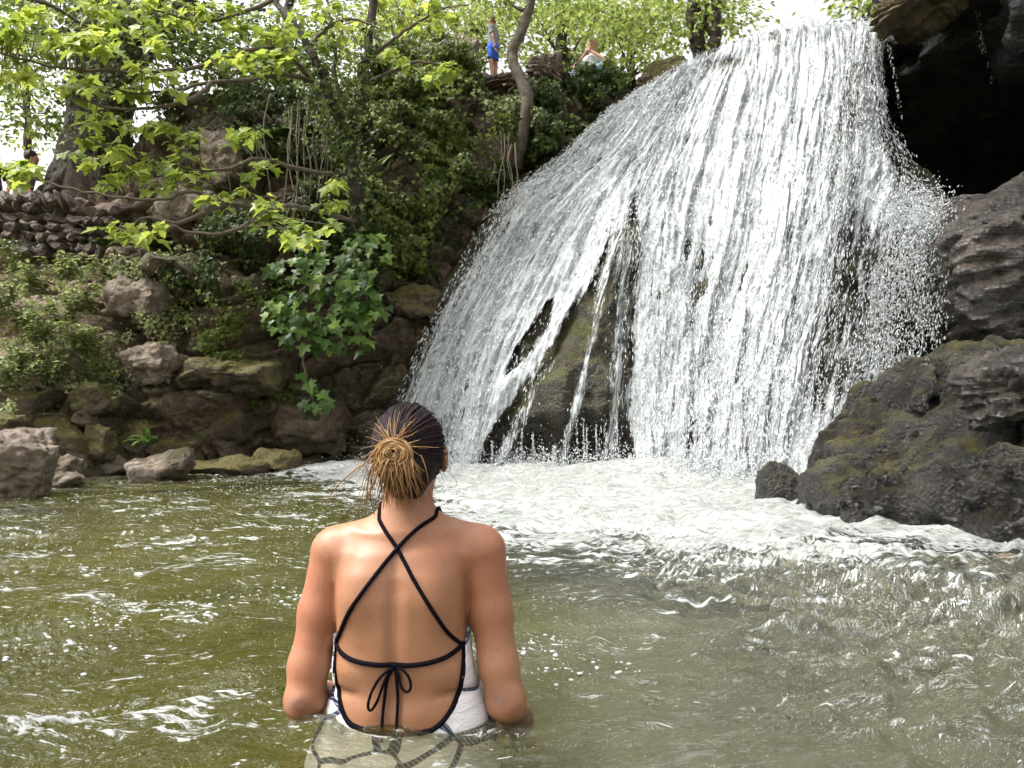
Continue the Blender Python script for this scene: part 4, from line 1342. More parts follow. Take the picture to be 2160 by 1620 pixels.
for k in range(560):                         # hair combed towards the knot
    th = rh.uniform(0, 2 * math.pi)
    spread = rh.uniform(1.0, 1.75)
    e1 = np.array([1, 0, 0]); e2 = np.cross(bd, e1)
    st = bd * math.cos(spread) + math.sin(spread) * (e1 * math.cos(th) + e2 * math.sin(th))
    m = 11
    u = np.linspace(0, 1, m)[:, None]
    dr = st * (1 - u) + bd * (u * 0.92 + 0.02) + rh.normal(size=3) * 0.02 * np.sin(u * 3.1)
    P = on_head(dr, 0.0012 + 0.003 * rh.random() + 0.004 * u[:, 0])
    if P[:, 2].min() < HC[2] - 0.10:
        continue
    Vt, Ft = tube(P, 0.0009 + 0.0008 * rh.random(), 4)
    if rh.random() < 0.11 and st[2] > -0.2:
        h = 5
        Vt, Ft = tube(P[h:], np.linspace(0.0005, 0.0014, m - h), 4)
        ab.add(Vt, Ft)
    else:
        ac.add(Vt, Ft)
V, Fs, A = ac.get()
part('combed_strands', V, Fs, M_hair, hair, attrs=A, kind='stuff')
# the knot: tan coils
for k in range(150):
    r0 = 0.004 + 0.032 * rh.random() ** 0.8
    a0 = rh.uniform(0, 6.28); sw = rh.uniform(2.5, 5.5)
    t = np.linspace(0, 1, 18)
    a = a0 + sw * t
    rr = r0 * (1 + 0.12 * np.sin(t * 5 + k))
    dep = 0.016 * np.sqrt(np.clip(1 - (r0 / 0.038) ** 2, 0, 1)) + 0.006 * rh.random()
    c0 = BUN + np.array([0.0, 0.0, -0.006 - 0.35 * r0])
    P = c0 + np.stack([rr * np.cos(a) * 1.02, -dep - 0.003 * np.sin(a * 2 + k), rr * np.sin(a) * 0.92], 1)
    Vt, Ft = tube(P, 0.0012 + 0.0009 * rh.random(), 4)
    ab.add(Vt, Ft)
for k in range(120):                         # loose ends falling to the nape
    x0 = rh.normal() * 0.020
    x1 = x0 * 1.9 - 0.010 + rh.normal() * 0.010
    ln = rh.uniform(0.045, 0.105)
    t = np.linspace(0, 1, 12)[:, None]
    P0 = BUN + np.array([x0, -0.012 + rh.normal() * 0.004, -0.026 + rh.normal() * 0.006])
    P = P0 + np.concatenate([(x1 - x0) * t + 0.004 * np.sin(t * 4 + k), -0.010 * np.sin(t * 3.1) + 0.035 * t ** 2, -ln * t ** 1.1], 1)
    dd = ell(P, HC, HR); P[:, 1] -= np.clip(0.004 - dd, 0, 0.03)
    Vt, Ft = tube(P, np.linspace(0.0016, 0.0005, 12) * (0.6 + 0.6 * rh.random()), 4)
    ab.add(Vt, Ft)
for k in range(30):                          # spiky ends sticking out of the knot
    a = rh.uniform(-0.5, 3.6); ln = rh.uniform(0.018, 0.058)
    t = np.linspace(0, 1, 8)[:, None]
    dirv = np.array([math.cos(a), 0, math.sin(a)])
    P = BUN + dirv * (0.018 + ln * t) + np.array([0, -0.014, 0]) + t ** 2 * np.array([rh.normal() * .012, 0.008, -0.010 + rh.normal() * .012]) + np.array([rh.normal() * .004, 0, 0]) * t
    dd = ell(P, HC, HR); P[:, 1] -= np.clip(0.004 - dd, 0, 0.03)
    Vt, Ft = tube(P, np.linspace(0.0013, 0.0004, 8), 4)
    ab.add(Vt, Ft)
V, Fs, A = ab.get()
part('bun', V, Fs, M_blond, hair, attrs=A, label='tan bun with loose ends at the back of her head')
af = Acc()
for k in range(70):                          # fine flyaways
    s = 1 if rh.random() < 0.55 else -1
    d0 = np.array([s * rh.uniform(0.5, 1.0), rh.uniform(-0.5, 0.1), rh.uniform(-0.75, 0.9)])
    P0 = on_head(d0[None], 0.001)[0]
    ln = rh.uniform(0.012, 0.04); cu = rh.uniform(1, 5)
    t = np.linspace(0, 1, 10)
    P = P0 + np.stack([s * ln * t + 0.006 * np.sin(cu * t * 2), 0.004 * np.cos(cu * t), 0.012 * np.sin(cu * t) - 0.018 * t ** 2], 1)
    Vt, Ft = tube(P, 0.00035, 3)
    af.add(Vt, Ft)
P = spline([bp(800, 985, 1.56), bp(796, 1020, 1.56), bp(794, 1050, 1.565), bp(800, 1080, 1.575)], 14)
af.add(*tube(P, 0.0008, 4))
V, Fs, A = af.get()
part('flyaway_strands', V, Fs, M_hair, hair, attrs=A, kind='stuff')

# ---- small figures
def figure(root_loc, J, h, skin, scale=1.0, yaw=0.0, label='', clothes=(), hair_fn=None, hair_m=None, head_r=0.1, hands=True, thick=1.0):
    """J: joint name -> (x,y,z) in metres, figure faces +y before yaw; clothes: (name, material, list of joint pairs with radii, clip fn)"""
    root = empty('person', root_loc, label, 'person')
    root.rotation_euler = (0, 0, yaw)
    J = {k: np.array(v, float) * scale for k, v in J.items()}
    allp = np.array(list(J.values()))
    lo = allp.min(0) - 0.22 * scale; hi = allp.max(0) + 0.24 * scale
    P, sh = sdf_grid(lo, hi, h)
    t = thick * scale
    d = cone(P, J['pelvis'], J['chest'], 0.105 * t, 0.115 * t)
    d = smin(d, cone(P, J['shl'], J['shr'], 0.055 * t, 0.055 * t), 0.06 * t)
    d = smin(d, cone(P, J['chest'], J['head'], 0.05 * t, 0.045 * t), 0.04 * t)
    hd = J['head']
    d = smin(d, ell(P, hd + np.array([0, 0.0, 0.03 * scale]), np.array([0.078, 0.092, 0.105]) * scale), 0.03 * t)
    d = smin(d, ell(P, hd + np.array([0, 0.03, -0.04]) * scale, np.array([0.055, 0.062, 0.06]) * scale), 0.03 * t)
    d = smin(d, ell(P, hd + np.array([0, 0.098, 0.0]) * scale, np.array([0.014, 0.018, 0.022]) * scale), 0.012 * t)
    for s in ('l', 'r'):
        d = smin(d, cone(P, J['sh' + s], J['el' + s], 0.047 * t, 0.036 * t), 0.03 * t)
        d = smin(d, cone(P, J['el' + s], J['ha' + s], 0.035 * t, 0.024 * t), 0.02 * t)
        d = smin(d, ell(P, J['ha' + s] + (J['ha' + s] - J['el' + s]) * 0.15, np.array([0.034, 0.034, 0.034]) * t), 0.02 * t)
        d = smin(d, cone(P, J['hip' + s], J['kn' + s], 0.078 * t, 0.052 * t), 0.04 * t)
        d = smin(d, cone(P, J['kn' + s], J['an' + s], 0.052 * t, 0.033 * t), 0.03 * t)
        d = smin(d, cone(P, J['an' + s], J['to' + s], 0.036 * t, 0.028 * t), 0.03 * t)
        d = smin(d, ell(P, hd + np.array([(-1 if s == 'l' else 1) * 0.078, 0, 0.0]) * scale, np.array([0.012, 0.022, 0.03]) * scale), 0.008 * t)
    V, Fq = surface_nets(d.reshape(sh), lo, h)
    acc = Acc(); acc.add(V, Fq)
    for s in ('l', 'r'):
        fw = J['ha' + s] - J['el' + s]; fw /= np.linalg.norm(fw)
        sv = np.cross(fw, np.array([0.2, 0.9, 0.3])); 
        fingers(acc, J['ha' + s] + fw * 0.04 * t, fw, sv, 0.0085 * t)
    V, Fs, _ = acc.get()
    link('body', make_mesh('body', V, Fs), skin, root)
    for name, mat, fn in clothes:
        c = fn(P, J, d, t)
        V, Fq = surface_nets(c.reshape(sh), lo, h)
        link(name, make_mesh(name, V, Fq), mat, root)
    if hair_m:
        hh_ = ell(P, hd + np.array([0, -0.012, 0.045]) * scale, np.array([0.090, 0.102, 0.108]) * scale) + 0.012 * scale * fbm(P * 30 / scale, 2, 6)
        cut = hair_fn(P, hd, scale)
        hh_ = np.maximum(hh_, cut)
        if hair_fn is long_hair:
            hh_ = smin(hh_, cone(P, hd + np.array([0, -0.06, 0.02]) * scale, hd + np.array([0, -0.085, -0.2]) * scale, 0.07 * scale, 0.05 * scale), 0.03)
        V, Fq = surface_nets(hh_.reshape(sh), lo, h)
        link('hair', make_mesh('hair', V, Fq, attrs={'rnd': np.random.default_rng(1).random(len(V))}), hair_m, root)
    return root
def short_hair(P, hd, s):
    return (P[:, 1] - hd[1] - 0.055 * s) * 0.8 - (P[:, 2] - hd[2] - 0.045 * s) * 0.9
def long_hair(P, hd, s):
    return (P[:, 1] - hd[1] - 0.035 * s) * 0.9 - (P[:, 2] - hd[2] - 0.06 * s) * 0.7
def tee(P, J, d, t):
    c = cone(P, J['pelvis'] + np.array([0, 0, -0.02]), J['chest'], 0.125 * t, 0.13 * t)
    c = smin(c, cone(P, J['shl'], J['shr'], 0.068 * t, 0.068 * t), 0.06 * t)
    for s in ('l', 'r'):
        m = J['sh' + s] * 0.3 + J['el' + s] * 0.7
        c = smin(c, np.maximum(cone(P, J['sh' + s], m, 0.062 * t, 0.060 * t), (P - m) @ ((m - J['sh' + s]) / np.linalg.norm(m - J['sh' + s]))), 0.02 * t)
    c = c + 0.006 * t * fbm(P * 14 / t, 3, 7)
    nk = cone(P, J['chest'], J['head'], 0.055 * t, 0.055 * t)
    return np.maximum(np.maximum(c, -(d + 0.02 * t)), P[:, 2] - J['shl'][2] - 0.075 * t)
def shorts(P, J, d, t):
    c = cone(P, J['pelvis'] + np.array([0, 0, 0.05 * t]), J['pelvis'] - np.array([0, 0, 0.03 * t]), 0.125 * t, 0.14 * t)
    for s in ('l', 'r'):
        m = J['hip' + s] * 0.15 + J['kn' + s] * 0.85
        c = smin(c, np.maximum(cone(P, J['hip' + s], m, 0.098 * t, 0.088 * t), (P - m) @ ((m - J['hip' + s]) / np.linalg.norm(m - J['hip' + s]))), 0.04 * t)
    c = c + 0.006 * t * fbm(P * 14 / t, 3, 9)
    return np.maximum(c, P[:, 2] - J['pelvis'][2] - 0.06 * t if J['chest'][2] - J['pelvis'][2] > 0.1 else c)
def trousers(P, J, d, t):
    c = cone(P, J['pelvis'] + np.array([0, 0, 0.03 * t]), J['pelvis'], 0.13 * t, 0.14 * t)
    for s in ('l', 'r'):
        c = smin(c, cone(P, J['hip' + s], J['kn' + s], 0.095 * t, 0.07 * t), 0.04 * t)
        c = smin(c, cone(P, J['kn' + s], J['an' + s], 0.07 * t, 0.055 * t), 0.03 * t)
    return c + 0.006 * t * fbm(P * 14 / t, 3, 9)
def shoe_of(s):
    def fn(P, J, d, t):
        c = cone(P, J['an' + s] - np.array([0, 0.0, 0.02]) * t, J['to' + s], 0.052 * t, 0.042 * t)
        return np.maximum(c, -(P[:, 2] - J['anl'][2] + 0.075 * t))
    return fn
M_kid = skin_mat('pink_skin', (0.56, 0.31, 0.22))
M_grey = plain_mat('grey_cotton', (0.26, 0.27, 0.30), 0.9, 20)
M_blue = plain_mat('blue_cloth', (0.03, 0.13, 0.62), 0.8, 20)
M_whitec = plain_mat('white_cotton', (0.72, 0.74, 0.74), 0.9, 18, 0.15)
M_shoe = plain_mat('grey_shoe', (0.20, 0.18, 0.16), 0.8, 40)
M_jean = plain_mat('pale_denim', (0.32, 0.42, 0.52), 0.9, 40)
M_slate = plain_mat('slate_shirt', (0.17, 0.155, 0.18), 0.9, 30)
M_hk = hair_mat('light_brown_hair', (0.10, 0.06, 0.03), (0.30, 0.19, 0.09))
M_hb = hair_mat('fair_hair', (0.42, 0.26, 0.18), (0.66, 0.46, 0.34))
M_hd = hair_mat('dark_hair', (0.02, 0.014, 0.01), (0.06, 0.04, 0.03))
STAND = dict(pelvis=(0, 0, .78), chest=(0, .0, 1.10), head=(0, .035, 1.36), shl=(-.15, -.01, 1.16), shr=(.15, -.01, 1.16), ell=(-.19, -.06, .93), elr=(.19, -.05, .93),
             hal=(-.17, -.10, .74), har=(.18, .06, .74), hipl=(-.075, 0, .74), hipr=(.075, 0, .74), knl=(-.08, .02, .42), knr=(.08, -.03, .42), anl=(-.08, -.01, .07), anr=(.08, -.05, .07),
             tol=(-.09, .11, .04), tor=(.09, .07, .04))
BOYD = 13.0
gz = at(1040, 170, BOYD)
figure(gz, STAND, 0.014, M_kid, scale=(137 / F * BOYD) / 1.50, yaw=math.radians(72), thick=1.0,
       label='child in grey tee and bright blue shorts standing on the cliff edge', hair_fn=short_hair, hair_m=M_hk,
       clothes=[('shirt', M_grey, tee), ('shorts', M_blue, shorts), ('shoe', M_shoe, shoe_of('l')), ('shoe', M_shoe, shoe_of('r'))])
SIT = dict(pelvis=(0, 0, .12), chest=(0, .05, .46), head=(0, .07, .75), shl=(-.16, .04, .52), shr=(.16, .04, .52), ell=(-.33, .20, .36), elr=(.28, .18, .38),
           hal=(-.06, .21, .57), har=(.06, .21, .57), hipl=(-.08, .02, .10), hipr=(.08, .02, .10), knl=(-.26, .32, .20), knr=(.26, .32, .20), anl=(.08, .40, .06), anr=(-.08, .42, .06),
           tol=(.18, .44, .04), tor=(-.18, .46, .04))
figure(at(1252, 190, 13.1), SIT, 0.014, M_kid, scale=0.98, yaw=math.radians(150), label='fair haired person in a white top with hands raised to the face above the ivy',
       hair_fn=long_hair, hair_m=M_hb, clothes=[('shirt', M_whitec, tee), ('trousers', M_jean, trousers)])
PERCH = dict(pelvis=(0, 0, .10), chest=(0, .06, .44), head=(0, .12, .70), shl=(-.17, .05, .50), shr=(.17, .05, .50), ell=(-.27, .00, .28), elr=(.26, .02, .28),
             hal=(-.28, .12, .05), har=(.30, .14, .05), hipl=(-.08, .02, .08), hipr=(.08, .02, .08), knl=(-.11, .42, .10), knr=(.11, .42, .10), anl=(-.11, .44, -.28), anr=(.11, .44, -.28),
             tol=(-.12, .56, -.31), tor=(.12, .56, -.31))
figure(at(48, 426, 12.0), PERCH, 0.016, M_kid, scale=0.98, yaw=math.radians(-60), label='person in a slate grey shirt sitting behind the dry stone wall',
       hair_fn=short_hair, hair_m=M_hd, clothes=[('shirt', M_slate, tee), ('trousers', M_slate, trousers)])
figure(at(-12, 428, 12.05), PERCH, 0.016, M_kid, scale=0.98, yaw=math.radians(175), label='person in pale blue jeans sitting behind the wall at the left frame edge',
       hair_fn=short_hair, hair_m=M_hd, clothes=[('shirt', M_hd, tee), ('trousers', M_jean, trousers)])
# ------------------------------------------------------------------ plants
M_bark = rock_mat('bark', [(0.3, (0.035, 0.024, 0.014)), (0.5, (0.11, 0.078, 0.048)), (0.7, (0.22, 0.165, 0.11))], moss=(0.07, 0.075, 0.02), moss_rng=(0.4, 1.0), scale=4, bump=0.9)
M_bark2 = rock_mat('pale_bark', [(0.3, (0.12, 0.09, 0.06)), (0.5, (0.24, 0.19, 0.135)), (0.7, (0.36, 0.30, 0.23))], moss=(0.13, 0.115, 0.03), moss_rng=(0.5, 1.0), scale=5, bump=0.7)
M_twig = plain_mat('twig', (0.11, 0.085, 0.06), 0.9, 60, 0.4)
M_vine = plain_mat('vine_stem', (0.20, 0.165, 0.12), 0.9, 60, 0.4)
M_syc = leaf_mat('spring_sycamore_leaf', [(0.0, (0.15, 0.22, 0.03)), (0.5, (0.26, 0.34, 0.055)), (1.0, (0.38, 0.43, 0.085))], 0.5, 0.4)
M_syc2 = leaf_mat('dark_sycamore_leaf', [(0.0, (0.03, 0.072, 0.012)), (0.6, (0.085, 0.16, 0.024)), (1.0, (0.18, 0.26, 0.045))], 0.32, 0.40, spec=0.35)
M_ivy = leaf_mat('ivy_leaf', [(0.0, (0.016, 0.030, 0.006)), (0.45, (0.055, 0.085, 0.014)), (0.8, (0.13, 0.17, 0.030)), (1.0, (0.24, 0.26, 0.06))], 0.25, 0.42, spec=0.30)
M_ivyl = leaf_mat('young_ivy_leaf', [(0.0, (0.05, 0.085, 0.015)), (0.5, (0.12, 0.17, 0.025)), (1.0, (0.22, 0.26, 0.045))], 0.35, 0.4)
M_far = leaf_mat('far_leaf', [(0.0, (0.08, 0.125, 0.025)), (0.5, (0.18, 0.24, 0.05)), (1.0, (0.32, 0.38, 0.11))], 0.5, 0.5)
M_fard = leaf_mat('far_dark_leaf', [(0.0, (0.03, 0.055, 0.014)), (0.5, (0.08, 0.125, 0.025)), (1.0, (0.18, 0.23, 0.045))], 0.42, 0.5)
M_weed = leaf_mat('weed_leaf', [(0.0, (0.09, 0.125, 0.035)), (0.5, (0.21, 0.255, 0.085)), (1.0, (0.36, 0.39, 0.16))], 0.35, 0.5)

def fan(half, centre, fold=0.18, droop=0.25):
    L = [(x, y) for x, y in half]
    R = [(-x, y) for x, y in half[::-1] if x != 0]
    pts = np.array(L + R, float)
    pts = np.vstack([pts, centre])
    z = fold * np.abs(pts[:, 0]) - droop * pts[:, 1] ** 2
    V = np.column_stack([pts, z])
    n = len(pts) - 1
    Fc = np.array([[n, i, (i + 1) % n] for i in range(n)])
    return V, Fc
SYC = fan([(0, 0.0), (0.20, -0.06), (0.46, 0.0), (0.36, 0.20), (0.66, 0.46), (0.50, 0.52), (0.26, 0.52), (0.20, 0.78), (0, 1.0)], (0, 0.36), 0.16, 0.32)
IVY = (np.array([[0, 0.08, 0], [0.42, -0.04, 0.08], [0.50, 0.34, 0.06], [0.22, 0.48, 0.03], [0, 1.0, -0.12], [-0.22, 0.48, 0.03], [-0.50, 0.34, 0.06], [-0.42, -0.04, 0.08]]),
       np.array([[0, 1, 2], [0, 2, 3], [0, 3, 4], [0, 4, 5], [0, 5, 6], [0, 6, 7]]))
OVL = (np.array([[0, 0, 0], [0.3, 0.45, 0.07], [0, 1, -0.08], [-0.3, 0.45, 0.07]]), np.array([[0, 1, 2], [0, 2, 3]]))

def frames(tip, nrm):
    t = tip / (np.linalg.norm(tip, axis=1)[:, None] + 1e-9)
    n = nrm - (nrm * t).sum(1)[:, None] * t
    n /= np.linalg.norm(n, axis=1)[:, None] + 1e-9
    return np.cross(t, n), t, n
def leaves(tpl, P, tip, nrm, size, rnd=None):
    V0, F0 = tpl
    x, t, n = frames(tip, nrm)
    V = P[:, None] + size[:, None, None] * (V0[None, :, 0:1] * x[:, None] + V0[None, :, 1:2] * t[:, None] + V0[None, :, 2:3] * n[:, None])
    Fc = F0[None] + (np.arange(len(P)) * len(V0))[:, None, None]
    r = RNG.random(len(P)) if rnd is None else rnd
    return V.reshape(-1, 3), Fc.reshape(-1, 3), np.repeat(r, len(V0))

def in_poly(n, poly, seed, dens=None):
    r = np.random.default_rng(seed)
    poly = np.array(poly, float)
    lo, hi = poly.min(0), poly.max(0)
    out = np.zeros((0, 2))
    while len(out) < n:
        q = lo + (hi - lo) * r.random((n * 2, 2))
        k = poly_sd(q[:, 0], q[:, 1], [tuple(p) for p in poly]) + 14 * vnoise(np.column_stack([q / 30, 0 * q[:, 0]]), seed) < 0
        if dens is not None:
            k &= r.random(len(q)) < dens(q[:, 0], q[:, 1])
        out = np.vstack([out, q[k]])
    return out[:n]

def ivy(poly, n, seed, label, mat, size=(0.045, 0.085), puff=0.30, gap=0.15, up=0.35, sc=1.0, name='ivy'):
    r = np.random.default_rng(seed)
    q = in_poly(n, poly, seed, lambda x, y: np.clip(0.68 + 1.5 * fbm(np.column_stack([x / 46, y / 46, 0 * x]), 3, seed + 1) - gap, 0.02, 1))
    cl = np.clip(0.5 + 0.9 * fbm(np.column_stack([q / 55, 0 * q[:, 0]]), 3, seed + 2), 0, 1)
    out = 0.05 + puff * cl * np.sqrt(r.random(n))
    P = bank_point(q[:, 0], q[:, 1], 0) + np.array([0, -1, 0.12]) * out[:, None]
    P += r.normal(size=(n, 3)) * 0.02
    tip = np.array([0, -0.25, -1.0]) + r.normal(size=(n, 3)) * 0.45
    nrm = np.array([0, -1.0, 0.55 + up]) + r.normal(size=(n, 3)) * 0.55
    s = (size[0] + (size[1] - size[0]) * r.random(n)) * sc
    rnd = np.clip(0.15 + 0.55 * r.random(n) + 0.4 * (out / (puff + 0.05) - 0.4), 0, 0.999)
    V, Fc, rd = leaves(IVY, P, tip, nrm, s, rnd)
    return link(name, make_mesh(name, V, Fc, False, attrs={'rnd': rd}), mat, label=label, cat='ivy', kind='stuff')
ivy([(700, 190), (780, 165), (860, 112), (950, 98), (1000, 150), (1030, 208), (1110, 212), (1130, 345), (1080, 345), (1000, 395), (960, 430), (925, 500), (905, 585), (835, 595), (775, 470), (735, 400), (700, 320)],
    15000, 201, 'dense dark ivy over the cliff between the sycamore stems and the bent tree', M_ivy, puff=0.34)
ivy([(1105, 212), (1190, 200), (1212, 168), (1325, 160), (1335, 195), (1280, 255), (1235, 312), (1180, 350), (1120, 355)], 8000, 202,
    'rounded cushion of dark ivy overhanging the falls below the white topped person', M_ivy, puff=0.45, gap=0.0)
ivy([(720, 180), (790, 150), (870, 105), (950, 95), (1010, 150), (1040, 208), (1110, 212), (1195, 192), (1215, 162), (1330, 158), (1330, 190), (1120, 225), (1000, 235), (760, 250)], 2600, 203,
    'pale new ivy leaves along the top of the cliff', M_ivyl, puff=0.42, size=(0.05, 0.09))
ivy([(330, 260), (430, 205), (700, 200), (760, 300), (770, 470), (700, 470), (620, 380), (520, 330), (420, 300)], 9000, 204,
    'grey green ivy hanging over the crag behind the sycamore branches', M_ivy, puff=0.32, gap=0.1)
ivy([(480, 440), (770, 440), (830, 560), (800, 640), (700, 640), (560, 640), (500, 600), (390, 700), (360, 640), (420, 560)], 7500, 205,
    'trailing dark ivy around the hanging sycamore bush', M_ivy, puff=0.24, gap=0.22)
ivy([(380, 560), (600, 620), (590, 760), (640, 860), (560, 870), (500, 760), (420, 800), (390, 700)], 1500, 206,
    'thin strands of ivy straggling down the mossy blocks', M_ivyl, puff=0.12, gap=0.3, size=(0.035, 0.06))
ivy([(930, 380), (1130, 345), (1160, 380), (1060, 430), (980, 470), (960, 560), (900, 600), (860, 600)], 1500, 207,
    'straggling ivy on the dark rock beside the falls', M_ivy, puff=0.10, gap=0.35)
ivy([(0, 520), (230, 520), (240, 580), (0, 600)], 500, 208, 'small creeping leaves at the foot of the dry stone wall', M_ivyl, puff=0.08, gap=0.4, size=(0.03, 0.055))
ivy([(0, 640), (250, 560), (420, 520), (400, 700), (250, 860), (120, 900), (0, 860)], 2600, 209, 'low scattered ground leaves over the soil slope', M_weed, puff=0.10, gap=0.25, size=(0.03, 0.06))

# hanging vines
vr = np.random.default_rng(9)
vines = empty('hanging_vines', bank_point([640], [470])[0], 'bare pale vine stems hanging in front of the ivy left of the sycamore', 'vine')
vines2 = empty('hanging_vines', bank_point([1060], [450])[0], 'short pale vine stems hanging beside the foot of the bent tree', 'vine')
for k in range(22):
    x = vr.uniform(560, 710) if k < 16 else vr.uniform(1010, 1105)
    y0, y1 = (vr.uniform(180, 260), vr.uniform(330, 480)) if k < 16 else (vr.uniform(270, 330), vr.uniform(380, 450))
    P = spline([at(x + vr.normal() * 3 + dx, y0 + (y1 - y0) * t, 10.85 + vr.normal() * .04) for t, dx in ((0, 0), (.3, vr.normal() * 4), (.6, vr.normal() * 6), (1, vr.normal() * 8))], 14)
    part('vine', *tube(P, np.linspace(0.010, 0.005, 14) * (0.6 + vr.random() * .6), 4), M_vine, vines if k < 16 else vines2)

def limb_part(root, name, mat, *args, **kw):
    a_ = Acc()
    C = limb(a_, *args, **kw)
    part(name, *a_.get()[:2], mat, root)
    return C

def limb(acc, pts, r0, r1, n=8, m=None, rough=0.15, seed=0, wob=0.0):
    P = np.array([at(*p) for p in pts])
    m = m or len(pts) * 6
    C = spline(P, m)
    if wob:
        C[1:-1] += wob * np.stack([vnoise(np.column_stack([np.arange(m) * .5, 0 * np.arange(m), 0 * np.arange(m)]), seed + k) for k in range(3)], 1)[1:-1]
    V, Fq = tube(C, np.linspace(r0, r1, m), n, rough, seed)
    acc.add(V, Fq)
    return C

# ---- sycamore growing on the cliff: stems, arching branches, big spring leaves
sy = empty('sycamore_tree', at(760, 470, 11.0), 'sycamore on the cliff with arching branches of bright spring leaves', 'tree')
a = Acc()
limb(a, [(765, 490, 11.0), (748, 400, 10.6), (742, 330, 10.55), (748, 260, 10.55), (766, 190, 10.6), (772, 120, 10.6), (784, 40, 10.6), (792, -80, 10.6)], 0.098, 0.05, 10, 60, 0.3, 1, 0.03)
part('trunk', *a.get()[:2], M_bark, sy)
a = Acc()
limb(a, [(742, 335, 10.55), (722, 270, 10.5), (700, 212, 10.45), (676, 150, 10.4), (650, 100, 10.4), (615, 45, 10.4), (575, -5, 10.5), (530, -80, 10.5)], 0.075, 0.035, 9, 50, 0.25, 2, 0.02)
part('stem', *a.get()[:2], M_bark, sy)
BR = [[(652, 165, 10.8), (600, 110, 10.4), (520, 106, 10.0), (430, 138, 9.5), (330, 152, 9.2), (250, 150, 8.9), (150, 147, 8.7), (60, 128, 8.5), (-30, 105, 8.4)],
      [(660, 172, 10.8), (600, 157, 10.3), (530, 167, 10.0), (440, 176, 9.6), (370, 190, 9.3), (290, 197, 9.0), (200, 178, 8.8)],
      [(445, 176, 9.6), (410, 205, 9.4), (340, 226, 9.2), (250, 230, 9.0), (160, 208, 8.8)],
      [(765, 470, 11.1), (715, 458, 10.2), (650, 440, 9.6), (605, 433, 9.2), (560, 441, 9.0), (480, 426, 8.8), (398, 404, 8.7), (350, 421, 8.6), (280, 418, 8.5), (200, 409, 8.4), (100, 386, 8.3), (-20, 350, 8.2)],
      [(735, 368, 11.0), (690, 366, 10.4), (610, 352, 9.8), (545, 334, 9.4), (500, 350, 9.2), (440, 360, 9.1), (360, 348, 9.0), (260, 325, 8.9), (170, 285, 8.8)],
      [(480, 427, 8.8), (420, 455, 8.7), (370, 470, 8.6), (310, 458, 8.6), (260, 485, 8.5)],
      [(560, 440, 9.0), (520, 475, 8.7), (470, 492, 8.6), (400, 490, 8.6), (350, 468, 8.6)],
      [(-20, -30, 9.0), (90, 5, 9.2), (130, 24, 9.3), (190, 60, 9.5), (215, 75, 9.6)],
      [(772, 130, 11.0), (820, 90, 10.8), (870, 55, 10.7), (930, 20, 10.7), (990, 10, 10.7)],
      [(768, 180, 11.0), (830, 150, 10.7), (890, 130, 10.6), (955, 145, 10.5)],
      [(748, 255, 11.0), (710, 180, 10.9), (705, 90, 10.9), (690, 0, 10.9), (680, -60, 10.9)],
      [(650, 100, 10.7), (690, 60, 10.4), (740, 40, 10.3), (800, 60, 10.2)],
      [(575, 0, 10.5), (500, 30, 10.2), (430, 45, 10.0), (360, 30, 9.8), (290, 10, 9.6)]]
tw = []
for k, b in enumerate(BR):
    ac_ = Acc()
    C = limb(ac_, b, 0.032 if k not in (10,) else 0.04, 0.010, 6, len(b) * 8, 0.15, 20 + k, 0.012)
    part('branch', *ac_.get()[:2], M_twig, sy)
    tw.append(C)
SPRAY = [(110, 92, 120, 34, 8.5, 60), (20, 60, 60, 40, 8.4, 22), (270, 72, 80, 36, 9.0, 30), (322, 172, 62, 34, 9.0, 32), (185, 185, 90, 24, 8.8, 34), (60, 150, 70, 24, 8.6, 24),
         (200, 246, 66, 22, 9.0, 20), (322, 262, 64, 20, 9.0, 22), (200, 318, 64, 34, 8.8, 32), (330, 344, 72, 24, 9.0, 26), (285, 388, 66, 18, 8.8, 22), (390, 285, 40, 24, 9.1, 12),
         (480, 418, 52, 24, 8.8, 20), (565, 446, 50, 24, 8.6, 18), (645, 488, 62, 26, 8.2, 26), (265, 492, 78, 16, 8.5, 24), (30, 362, 50, 22, 8.1, 22), (55, 345, 30, 14, 8.2, 10), (400, 372, 50, 20, 8.9, 14),
         (260, 14, 96, 34, 9.3, 34), (520, 128, 66, 26, 9.6, 24), (580, 135, 50, 30, 10.0, 20), (660, 44, 70, 56, 10.2, 44), (735, 70, 60, 60, 10.9, 20), (885, 146, 80, 24, 10.4, 26), (830, 40, 100, 50, 10.9, 40),
         (560, 40, 80, 40, 10.2, 30), (430, 30, 90, 40, 9.9, 34), (140, 10, 110, 30, 9.0, 34), (540, 300, 60, 30, 9.6, 14), (560, 360, 60, 20, 9.5, 12), (700, 385, 60, 16, 9.9, 10), (690, 420, 40, 20, 9.6, 10), (905, 30, 70, 40, 10.6, 24), (840, 115, 60, 30, 10.5, 16)]
lr = np.random.default_rng(31)
LP, LTp, LN, LSz = [], [], [], []
allc = np.concatenate(tw)
